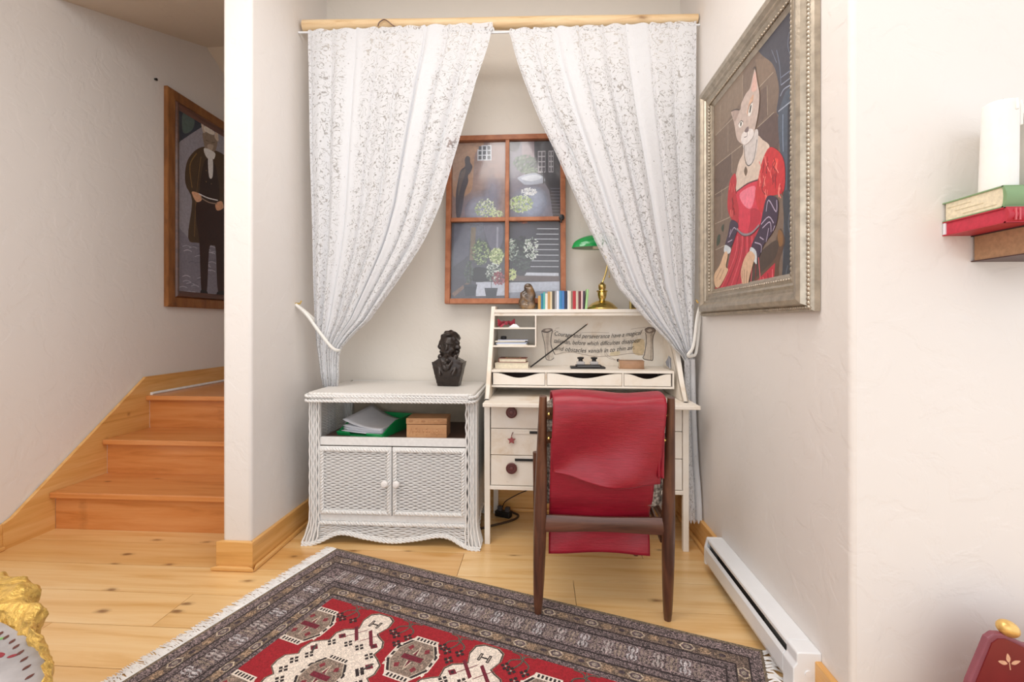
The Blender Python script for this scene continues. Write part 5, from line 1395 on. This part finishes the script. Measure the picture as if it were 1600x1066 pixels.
MB().box(.0 - cx, .43 - cx, 2.06 - cy, 2.08 - cy, .36, .40).build('seat_rail', W_, ch, bevel=.003)

# red satin cloth over the chair back
def satin():
    m, nt, b = nodes_of('red_satin')
    v = coords(nt, (6, 1, 60))
    c = ramp(nt, noise_n(nt, v, 3, 4, .6), [(0.3, lin('#861224')), (0.7, lin('#9c1a2e'))])
    nt.links.new(c, b.inputs['Base Color'])
    b.inputs['Roughness'].default_value = .36
    b.inputs['Sheen Weight'].default_value = .3; b.inputs['Sheen Roughness'].default_value = .35; b.inputs['Sheen Tint'].default_value = lin('#f08a98')
    b.inputs['Anisotropic'].default_value = .5
    bump(nt, b, noise_n(nt, coords(nt, (10, 10, 90)), 4, 4, .6), .25, .003)
    return m
M['satin'] = satin()
cl_ = thing('red_cloth', 'folded crimson satin cloth draped over the chair back', 'cloth', (.22, 1.55, .80))
def nz(x, z, s, k): return noise.noise(Vector((x * s, z * s, k)))
def up(u, v):
    # v: 0 front hem (desk side) -> over the top -> 1 rear hem
    x = .036 + .376 * u
    path = [(0, 1.715, .56), (.2, 1.690, .70), (.33, 1.655, .795), (.40, 1.620, .812), (.46, 1.560, .808), (.50, 1.530, .785), (.62, 1.530, .72), (.82, 1.548, .60), (1.0, 1.556, .530 - .022 * u + .010 * (1 - u) ** 2 - .012 * math.sin(PI * u))]
    y, z = interp(path, v)
    back = max(0, (v - .46) / .54)
    y -= .020 * math.sin(2 * PI * (u * .8 + .9 * back)) * back + .014 * nz(u, v, 3.2, 1) * (back + .2) 
    y -= .010 * math.exp(-((u - .25 - .5 * back) / .22) ** 2) * back
    z += .008 * nz(u, v, 3, 5) + .006 * math.sin(7 * u) * (1 if .3 < v < .5 else .3)
    x += .008 * nz(v, 0, 3, 9) + .010 * back * (1 - u) - .006 * back * u
    return cpt2(x, y, z)
def cpt2(x, y, z): return (x - .22, y - 1.55, z - .80)
MB().grid(up, 44, 60).build('upper_fold', M['satin'], cl_, smooth=True, sharp=0, solid=.004)
def lowf(u, v):
    x = .036 + .352 * u; z = .66 - .425 * v
    y = interp([(0, 1.560), (.25, 1.574), (.5, 1.598), (.64, 1.636), (.8, 1.642), (1, 1.636)], v)[0]
    y += .006 * math.sin(5 * u + 4 * v) + .005 * nz(u, v, 4, 2) - .010 * max(0, v - .85) * math.sin(3 * PI * u)
    z += (.006 * math.sin(4 * u) - .010 * (1 - u) * .4) * v
    return cpt2(x - .006 * v * (1 - u), y, z)
MB().grid(lowf, 34, 44).build('lower_fold', M['satin'], cl_, smooth=True, sharp=0, solid=.005)
MB().grid(lambda u, v: cpt2(.395 + .016 * u, 1.536 + .010 * math.sin(PI * u) + .012 * v, .795 - .26 * v), 4, 30).build('hem_fold', M['satin'], cl_, smooth=True, sharp=0, solid=.006)

# ------------------------------------------------------------------ rug
RU, RV = 1.75, 1.24
rg = thing('oriental_rug', 'dark bordered oriental rug with red field and cream medallions', 'rug', (-.945, 2.065, 0), rz=math.radians(-18.7))
MB().box(0, RU, -RV, 0, 0.0005, .006).build('rug_body', plain('rug_base_wool', '#4a4244', .95, bmp=.4), rg, bevel=.002)
put = lambda u, v, h: (u, -v, .0062 + h)
G = '#463e40'
band = [('p', '#524849', [(0, 0), (RU, 0), (RU, RV), (0, RV)], 0.55)]
# concentric guard stripes
def ringrect(a, b, c, al):
    out = []
    bx, by = b * .87, b; ax, ay = a * .87, a
    for q in ([(ax, ay), (RU - ax, ay), (RU - bx, by), (bx, by)], [(ax, RV - ay), (RU - ax, RV - ay), (RU - bx, RV - by), (bx, RV - by)], [(ax, ay), (bx, by), (bx, RV - by), (ax, RV - ay)], [(RU - ax, ay), (RU - bx, by), (RU - bx, RV - by), (RU - ax, RV - ay)]):
        out.append(('p', c, q, al))
    return out
for a, b, c, al in ((0, .012, '#6b5f50', .3), (.012, .05, '#5b5152', .9), (.05, .056, '#2f2729', .2), (.056, .096, '#5d5049', .5), (.096, .102, '#2f2729', .2), (.102, .128, '#504748', .9), (.128, .134, '#2f2729', .2),
                    (.134, .214, '#574d4e', .95), (.214, .220, '#2f2729', .2), (.220, .242, '#504748', .9), (.242, .248, '#2f2729', .2), (.248, .284, '#63554a', .5), (.284, .29, '#2f2729', .2), (.29, .308, '#524849', .8)):
    band += ringrect(a, b, c, al)
picture('guard_stripes', band, M['rug'], rg, put, 1.0)
chain = []
def motif_line(p0, p1, n, fn):
    for i in range(n):
        t = (i + .5) / n; fn(p0[0] + (p1[0] - p0[0]) * t, p0[1] + (p1[1] - p0[1]) * t, i, abs(p1[0] - p0[0]) > abs(p1[1] - p0[1]))
def rot(h, x, y): return (x, y) if h else (y, x)
def hexa(s, cols):
    def f(x, y, i, h):
        k = [(-.026, 0), (-.013, -s), (.013, -s), (.026, 0), (.013, s), (-.013, s)]
        P = [(x + rot(h, a, b)[0], y + rot(h, a, b)[1]) for a, b in k]
        if i % 3 == 0:
            chain.append(('p', '#a39685', P, .3)); chain.append(('p', '#54474a', [(x + (a - x) * .76, y + (b - y) * .76) for a, b in P], .4))
            chain.append(('p', cols[i % len(cols)], [(x + (a - x) * .4, y + (b - y) * .4) for a, b in P], .3))
        elif i % 3 == 1: chain.append(('p', '#7d6a58', [(x + (a - x) * .8, y + (b - y) * .8) for a, b in P], .5))
        else:
            chain.append(('p', '#6b5c50', P, .4)); chain.append(('p', '#40363a', [(x + (a - x) * .45, y + (b - y) * .45) for a, b in P], .3))
    return f
for d, s in ((.076, .017), (.266, .015)):
    e = d * .87
    for q0, q1, n in (((e + .03, d), (RU - e - .03, d), 30), ((e + .03, RV - d), (RU - e - .03, RV - d), 30), ((e, d + .03), (e, RV - d - .03), 20), ((RU - e, d + .03), (RU - e, RV - d - .03), 20)):
        motif_line(q0, q1, n, hexa(s, ['#8c8278', '#7c5f50', '#5f5a5c']))
def scrollm(x, y, i, h):
    c = ['#9a9290', '#86796f', '#a6a2a4', '#7f726c'][i % 4]
    for sg in (-1, 1):
        for ph2 in (0, 1):
            k = [(sg * .004, -.036 + ph2 * .036), (sg * .016, -.027 + ph2 * .036), (sg * .016, -.012 + ph2 * .036), (sg * .004, 0 + ph2 * .036), (sg * .010, -.010 + ph2 * .036), (sg * .010, -.026 + ph2 * .036)]
            chain.append(('p', c, [(x + rot(h, a, b)[0], y + rot(h, a, b)[1]) for a, b in k], .25))
    k = [(0, -.032), (.006, -.014), (0, .0), (.006, .014), (0, .032), (-.006, .014), (-.003, 0), (-.006, -.014)]
    chain.append(('p', c, [(x + rot(h, a, b)[0], y + rot(h, a, b)[1]) for a, b in k], .3))
for q0, q1, n in (((.17, .174), (RU - .17, .174), 36), ((.17, RV - .174), (RU - .17, RV - .174), 36), ((.15, .2), (.15, RV - .2), 22), ((RU - .15, .2), (RU - .15, RV - .2), 22)):
    motif_line(q0, q1, n, scrollm)
picture('border_motifs', chain, M['rug'], rg, lambda u, v, h: put(u, v, h * .02 + .0011), 1.0)
fu, fv = .268, .308
field = [('p', '#9a1d28', [(fu, fv), (RU - fu, fv), (RU - fu, RV - fv), (fu, RV - fv)], .05)]
CR, BK, MR, GB = '#ddd0c4', '#2e2526', '#6b2130', '#7d6d62'
def shp(c, x, y, half, al=.08, sc=1.0):
    P = [(x + a * sc, y + b * sc) for a, b in half] + [(x - a * sc, y + b * sc) for a, b in half[::-1]]
    field.append(('p', c, P, al))
def cl2(x, y):    # small clover
    for dx, dy in ((.010, 0), (-.010, 0), (0, .010), (0, -.010)): field.append(('p', BK, [(x + dx - .007, y + dy), (x + dx, y + dy - .007), (x + dx + .007, y + dy), (x + dx, y + dy + .007)], .1))
    field.append(('p', '#a9a096', [(x - .004, y), (x, y - .004), (x + .004, y), (x, y + .004)], .1))
def gul(x, y, s=1.0, caps_=True):
    oct_ = [(.040, -.088), (.052, -.070), (.078, -.032), (.078, .032), (.052, .070), (.040, .088)]
    shp(CR, x, y, oct_, .1, s * 1.0); shp(BK, x, y, oct_, .1, s * .94); shp('#b5a898', x, y, oct_, .1, s * .84); shp(GB, x, y, oct_, .3, s * .80)
    for sg in (-1, 1):
        field.append(('p', CR, [(x - .042 * s, y + sg * .092 * s), (x + .042 * s, y + sg * .092 * s), (x + .046 * s, y + sg * .070 * s), (x - .046 * s, y + sg * .070 * s)], .05))
        for i in range(6): a = x + (-.034 + i * .0125) * s; field.append(('p', BK, [(a, y + sg * .088 * s), (a + .007 * s, y + sg * .088 * s), (a + .007 * s, y + sg * .075 * s), (a, y + sg * .075 * s)], .05))
        for i in range(4):
            yy = y + (-.05 + i * .03) * s; field.append(('p', CR, [(x + sg * .064 * s, yy), (x + sg * .074 * s, yy + .004 * s), (x + sg * .072 * s, yy + .016 * s), (x + sg * .062 * s, yy + .012 * s)], .05))
        field.append(('p', '#c4b6a4', [(x - .010 * s, y + sg * .015 * s), (x, y + sg * .055 * s), (x + .010 * s, y + sg * .015 * s)], .1))
        field.append(('p', MR, [(x - .005 * s, y + sg * .012 * s), (x, y + sg * .045 * s), (x + .005 * s, y + sg * .012 * s)], .1))
        for sy_ in (-1, 1): field.append(('p', '#7d2f38', [(x + sg * .026 * s, y + sy_ * .028 * s), (x + sg * .040 * s, y + sy_ * .036 * s), (x + sg * .032 * s, y + sy_ * .052 * s), (x + sg * .020 * s, y + sy_ * .044 * s)], .1))
    field.append(('p', MR, [(x - .036 * s, y - .010 * s), (x + .036 * s, y - .010 * s), (x + .036 * s, y + .010 * s), (x - .036 * s, y + .010 * s)], .1))
def cross(x, y, s=.024):
    for a in (1, -1): field.append(('p', MR, [(x - s, y - a * s + .005), (x - s + .006, y - a * s - .006), (x + s, y + a * s - .005), (x + s - .006, y + a * s + .006)], .1))
def htab(x, y):
    for sg in (-1, 1):
        field.append(('p', BK, [(x + sg * .010, y - .016), (x + sg * .020, y - .016), (x + sg * .020, y + .016), (x + sg * .010, y + .016)], .1)); field.append(('p', '#9b8f86', [(x + sg * .013, y - .012), (x + sg * .017, y - .012), (x + sg * .017, y + .012), (x + sg * .013, y + .012)], .1))
    field.append(('p', BK, [(x - .012, y - .003), (x + .012, y - .003), (x + .012, y + .003), (x - .012, y + .003)], .1))
def medal(x, y):
    h = [(.022, -.300), (.045, -.285), (.050, -.250), (.036, -.212), (.052, -.200), (.078, -.188), (.092, -.165), (.088, -.130), (.110, -.118), (.135, -.100), (.142, -.065), (.132, -.045), (.165, -.025), (.170, 0), (.165, .025), (.132, .045), (.142, .065), (.135, .100), (.110, .118), (.088, .130), (.092, .165), (.078, .188), (.052, .200), (.036, .212), (.050, .250), (.045, .285), (.022, .300)]
    shp('#7b6a5c', x, y, [(a + .006, b * 1.02) for a, b in h], .2); shp(BK, x, y, [(a + .003, b * 1.01) for a, b in h]); shp(CR, x, y, h)
    for sg in (-1, 1):
        htab(x, y + sg * .250)
        for dx in (-.030, .030): cross(x + dx, y + sg * .190, .028)
        for dx, dy in ((-.065, .162), (.065, .162), (-.02, .14), (.025, .14), (-.11, .085), (.11, .085)):
            if abs(dx) > .05:
                field.append(('p', MR, [(x + dx - .016, y + sg * dy), (x + dx, y + sg * (dy - .014)), (x + dx + .016, y + sg * dy), (x + dx, y + sg * (dy + .014))], .1)); field.append(('p', BK, [(x + dx - .006, y + sg * dy), (x + dx, y + sg * (dy - .006)), (x + dx + .006, y + sg * dy), (x + dx, y + sg * (dy + .006))], .1))
            else: cl2(x + dx, y + sg * dy)
        for dx, dy in ((-.125, .02), (.125, .02), (-.10, .055), (.10, .055), (-.075, .125), (.08, .12)): cl2(x + dx, y + sg * dy)
    gul(x, y, .92)
    for sg in (-1, 1): field.append(('p', '#4a4440', [(x + sg * .095, y - .06), (x + sg * .102, y - .06), (x + sg * .118, y - .10), (x + sg * .110, y - .10)], .1))
def twig(x, y, sg):
    for pts in ([(0, 0), (.004, .035), (-.014, .07)], [(.002, .02), (.03, .04), (.028, .065)], [(.002, .02), (-.03, .035), (-.035, .06)], [(-.04, .0), (-.012, .004), (0, .022)], [(.04, .0), (.012, .004), (0, .022)]):
        field.append(('s', '#6a6258', .005, [(x + a, y + sg * b) for a, b in pts]))
        field.append(('s', '#2e2a26', .0018, [(x + a, y + sg * b) for a, b in pts]))
    for a, b in ((-.014, .076), (.028, .07), (-.036, .064)): cl2(x + a, y + sg * b)
CXS = [.52, .94, 1.36]
for x in (.31, .73, 1.15, 1.45):
    for y in (.455, RV - .455): gul(x, y)
for x in CXS: medal(x, RV / 2)
for x in (.405, .635, .83, 1.05, 1.25):
    twig(x, fv + .004, 1); twig(x, RV - fv - .004, -1)
    if x > .5: cl2(x + .01, .42); cl2(x - .02, .56); cl2(x, RV - .42)
edgebar = [('p', '#5b5152', [(fu - .02, fv - .02), (fu, fv - .02), (fu, RV - fv + .02), (fu - .02, RV - fv + .02)], .9), ('p', '#5b5152', [(RU - fu, fv - .02), (RU - fu + .02, fv - .02), (RU - fu + .02, RV - fv + .02), (RU - fu, RV - fv + .02)], .9)]
clipf = []
for it in field:
    if it[0] == 'p':
        P = [(min(max(a, fu), RU - fu), min(max(b, fv), RV - fv)) for a, b in it[2]]
        it = ('p', it[1], P, it[3])
    clipf.append(it)
picture('field_motifs', clipf, M['rug'], rg, lambda u, v, h: put(u, v, h * .08 + .0008), 1.0, alpha=.1)
M['fringe'] = plain('cotton_fringe', '#eae8e6', .9, var=.1)
fm = MB(); rr = random.Random(6)
for i in range(640):
    v = RV * (i + rr.random()) / 640; l = rr.uniform(.050, .068); dv = rr.uniform(-.02, .02)
    fm.tube([(.002, -v, .004), (-.02, -v - dv * .2, .007), (-l * .7, -v - dv * .7, .004), (-l, -v - dv, .002)], [.0016, .0017, .0015, .001], 4)
fm.build('fringe', M['fringe'], rg, smooth=True, kind='stuff')
MB().box(-.012, .002, -RV, 0, .001, .005).build('fringe_binding', M['fringe'], rg)
fm = MB()
for i in range(150):
    v = RV * (i + rr.random()) / 150; l = rr.uniform(.03, .05); dv = rr.uniform(-.03, .03)
    fm.tube([(RU - .002, -v, .005), (RU + l * .4, -v - dv * .3, .012), (RU + l * .8, -v - dv * .8, .008), (RU + l, -v - dv, .003)], [.003, .0035, .003, .0015], 4)
fm.build('fringe', M['fringe'], rg, smooth=True, kind='stuff')

# ------------------------------------------------------------------ books fixed to the right-hand wall, with a candle
FW = 1.1855
def wall_book(name, label, x0, w, y0, z0, h, cover, page):
    t = thing(name, label, 'book', (x0, y0, z0), 0, 'stacked books fixed to the wall')
    d = FW - y0; cm = plain(name + '_boards', cover, .45, var=.1); pm = plain(name + '_edges', page, .7, var=.15, vscale=120)
    MB().box(.003, w - .003, .006, d - .006, .0028, h - .0028).build('pages', pm, t)
    MB().box(0, w, .002, d, 0, .0026).build('cover_board', cm, t); MB().box(0, w, .002, d, h - .0026, h).build('cover_board', cm, t)
    sp_ = MB().prism([(.004, h * 0), (.0, h * .12), (-.004, h * .35), (-.005, h * .5), (-.004, h * .65), (0, h * .88), (.004, h), (.0075, h), (.004, h * .8), (.003, h * .5), (.004, h * .2), (.0075, 0)], 0, w, 'x').build('spine', cm, t, smooth=True)
    return t, cm, sp_
tb_, cm, _ = wall_book('brown_book', 'thick tan-edged book lowest of the stack on the right wall', 1.056, .19, 1.000, 1.203, .064, '#4a2c2a', '#b08a68')
tr_, cm, rs_ = wall_book('red_book', 'red book with red page edges in the middle of the wall stack', .990, .20, 1.030, 1.2673, .0335, '#b62438', '#c23348')
for x in (.012, .020, .15): MB().box(x, x + .003, -.0056, -.003, .004, .0295).build('spine_band', plain('spine_band', '#d06068', .4), tr_)
MB().box(-.0004, .0028, .1475, .1535, .003, .0305).build('fore_edge', M['paper'], tr_)
tg_, cm, _ = wall_book('green_book', 'green book with cream pages on top of the wall stack', .990, .19, 1.035, 1.3012, .047, '#7f9e72', '#e4d8bc')
for k in range(3): MB().box(.0022, .0032, .02 + .03 * k, .10 + .02 * k, .010 + k * .011, .0108 + k * .011).build('page_crease', plain('cream_page_line', '#cdbf9f', .8), tg_)
cn = thing('pillar_candle', 'tall white pillar candle on the green wall book', 'candle', (1.024, 1.085, 1.3485), rot=(0, math.radians(1.5), 0))
M['wax'] = plain('white_wax', '#f2f0ec', .35, var=.03)
M['wax'].node_tree.nodes['Principled BSDF'].inputs['Subsurface Weight'].default_value = .2
M['wax'].node_tree.nodes['Principled BSDF'].inputs['Subsurface Radius'].default_value = (.01, .008, .006)
MB().lathe([(.0, .0), (.0315, .0), (.032, .004), (.031, .10), (.030, .185), (.029, .194), (.026, .196), (.022, .190), (.008, .187), (.0, .187)], 28).build('wax_body', M['wax'], cn, smooth=True)
for a, l in ((-.7, .05), (-.35, .03), (.1, .04), (-1.4, .02)):
    MB().tube([(.030 * math.cos(a), .030 * math.sin(a), .194), (.0315 * math.cos(a), .0315 * math.sin(a), .18), (.0320 * math.cos(a), .0320 * math.sin(a), .19 - l)], [.003, .004, .003], 6).build('wax_drip', M['wax'], cn, smooth=True)
MB().tube([(0, 0, .186), (.002, 0, .198), (.006, 0, .206)], .0015, 6).build('wick', M['black'], cn)
ub = book_mesh(.03, .17, .10).build('upright_book', [plain('cream_cloth', '#eae6de', .6, var=.05), M['pages']])
ub.location = (1.092, 1.065, 1.3485); ub.rotation_euler = (0, math.radians(-3), 0)
tag(ub, 'white book standing behind the pillar candle', 'book')
ob, _, _ = wall_book('open_cream_book', 'small cream book lying beside the candle', 1.075, .10, 1.10, 1.3485, .018, '#c9b08a', '#e9dfc6')

# ------------------------------------------------------------------ red painted chair back with a gold egg
rc = thing('red_stool', 'dark red painted low seat back with cream leaf motif by the right wall', 'seat', (1.03, 1.05, 0))
M['redpaint'] = plain('oxblood_paint', '#7c2422', .4, var=.12); M['mauve'] = plain('mauve_edge', '#8a4a55', .5)
half = [(-.135, 0), (-.115, .20), (-.098, .271), (-.072, .337), (-.060, .368), (-.046, .3785), (-.030, .3785), (-.01, .370), (.02, .356), (.06, .352)]
full = half + [(.12 - a, b) for a, b in half[::-1][1:]]
MB().prism(full, 0, .014, 'y').build('back_panel', M['mauve'], rc, bevel=.003)
ins = [(.06 + (a - .06) * .94, b * .975) for a, b in full]
pn = MB().prism(ins, -.002, .004, 'y').build('painted_face', M['redpaint'], rc)
lf = []
for ang in (100, 165, 20):
    a = math.radians(ang); L = 24
    c, s = math.cos(a), math.sin(a)
    lf.append(('P', '#e0ad8c', [(4 * c, 4 * s), (L * .5 * c - 4.5 * s, L * .5 * s + 4.5 * c), (L * c, L * s), (L * .5 * c + 4.5 * s, L * .5 * s - 4.5 * c)]))
lf.append(('s', '#e0ad8c', 2, [(0, 4), (2, -12)]))
picture('leaf_motif', lf, M['print'], pn, lambda u, v, h: (u - .018, -.0022 - h, v + .315))
MB().box(-.12, .24, -.20, -.005, .16, .19).build('seat_board', M['redpaint'], rc, bevel=.004)
for x in (-.10, .20): MB().box(x, x + .03, -.19, -.16, 0, .16).build('front_leg', M['redpaint'], rc, bevel=.003)
eg = net_obj('golden_egg', lambda X, Y, Z: ell(X, Y, Z, (0, 0, 0), (.0215, .0175, .0170)) + .05 * X, (-.035, -.03, -.03), (.035, .03, .03), .003, plain('gold_leaf', '#e6bd72', .3, .6, var=.08))
eg.location = (1.019, 1.057, .3865); eg.rotation_euler = (0, math.radians(24), 0)
tag(eg, 'shiny golden egg resting on the red painted seat back', 'egg')

# ------------------------------------------------------------------ gilded rock-like stool
gs = thing('gilded_stool', 'lumpy gilded stool with a grey top painted with leaves', 'stool', (-1.33, .62, 0))
M['gilt'] = plain('rough_gold_paint', '#e6bc62', .36, .4, var=.22, vscale=30, bmp=1.0, bscale=55)
outl = [(-1.43, 1.10), (-1.34, 1.07), (-1.255, 1.055), (-1.205, 1.02), (-1.185, .985), (-1.10, .945), (-1.075, .905), (-.985, .85), (-.88, .765), (-.80, .62), (-.82, .40), (-1.0, .20), (-1.3, .12), (-1.65, .2), (-1.85, .5), (-1.82, .85), (-1.62, 1.06)]
inn = [(-1.42, .955), (-1.27, .93), (-1.159, .895), (-1.07, .86), (-1.0, .822), (-.93, .775), (-.88, .70), (-.87, .60), (-.90, .42), (-1.04, .28), (-1.3, .20), (-1.6, .28), (-1.76, .52), (-1.72, .8), (-1.58, .93)]
gc = Vector((-1.33, .62))
def polar(poly, ang):
    d = Vector((math.cos(ang), math.sin(ang))); best = .3
    for a, b in zip(poly, poly[1:] + poly[:1]):
        a, b = Vector(a) - gc, Vector(b) - gc; e = b - a
        den = d.x * (-e.y) + d.y * e.x
        if abs(den) < 1e-9: continue
        t = (a.x * (-e.y) + a.y * e.x) / den; s = (d.x * a.y - d.y * a.x) / den
        if t > 0 and -1e-6 <= s <= 1 + 1e-6: best = t
    return best
def rim(u, v):
    a = 2 * PI * u; ro, ri = polar(outl, a), polar(inn, a) * 1.05
    prof_r = [(0, ri, .400), (.12, ri + .01, .422), (.3, ri * .6 + ro * .4, .432), (.45, ri * .15 + ro * .85, .425), (.55, ro, .395), (.66, ro * .96, .34), (.8, ro * .80, .22), (1, ro * .72, .0115)]
    r, z = interp(prof_r, v)
    p = Vector((r * math.cos(a), r * math.sin(a), max(z, .0115)))
    k = 0.016 if 0.02 < v < .97 else 0
    return p + noise.noise_vector(p * 14) * k + noise.noise_vector(p * 38) * k * .5 + noise.noise_vector(p * 80) * k * .25
bn = [n for n in M['gilt'].node_tree.nodes if n.type == 'BUMP'][0]; bn.inputs['Distance'].default_value = .012
MB().grid(rim, 260, 60).build('gilded_body', M['gilt'], gs, smooth=True, sharp=0)
M['stone_grey'] = plain('grey_painted_top', '#a7a3a4', .5, var=.25, vscale=12, bmp=.6, bscale=25)
tp = MB().prism([(x + 1.33, y - .62) for x, y in [(gc.x + (a - gc.x) * 1.08, gc.y + (b - gc.y) * 1.05) for a, b in inn]], .36, .405, 'z').build('painted_top', M['stone_grey'], gs)
lv = []
for (x, y, c, dirs) in ((-1.035, .815, '#8c2433', ((150, 30), (35, 26), (215, 48))), (-1.11, .855, '#6fae5c', ((150, 34), (60, 22), (250, 34), (330, 30))), (-1.0, .765, '#a3b07a', ((120, 22), (200, 26)))):
    for an, L in dirs:
        a = math.radians(an); c1, s1 = math.cos(a), math.sin(a); L /= 1000; x0, y0 = x + 1.33, y - .62
        lv.append(('P', c, [(x0 + .006 * c1, y0 + .006 * s1), (x0 + L * .5 * c1 - L * .2 * s1, y0 + L * .5 * s1 + L * .2 * c1), (x0 + L * c1, y0 + L * s1), (x0 + L * .5 * c1 + L * .2 * s1, y0 + L * .5 * s1 - L * .2 * c1)]))
for k in range(84):
    a = 2 * PI * k / 84; r = polar(inn, a) * 1.0; c1, s1 = math.cos(a + 1.2), math.sin(a + 1.2); x0, y0 = r * math.cos(a), r * math.sin(a)
    lv.append(('P', '#5a2a24', [(x0 - .008 * c1, y0 - .008 * s1), (x0 - .004 * s1, y0 + .004 * c1), (x0 + .008 * c1, y0 + .008 * s1), (x0 + .004 * s1, y0 - .004 * c1)]))
picture('painted_leaves', lv, M['print'], tp, lambda u, v, h: (u, v, .4055 + h), 1.0)
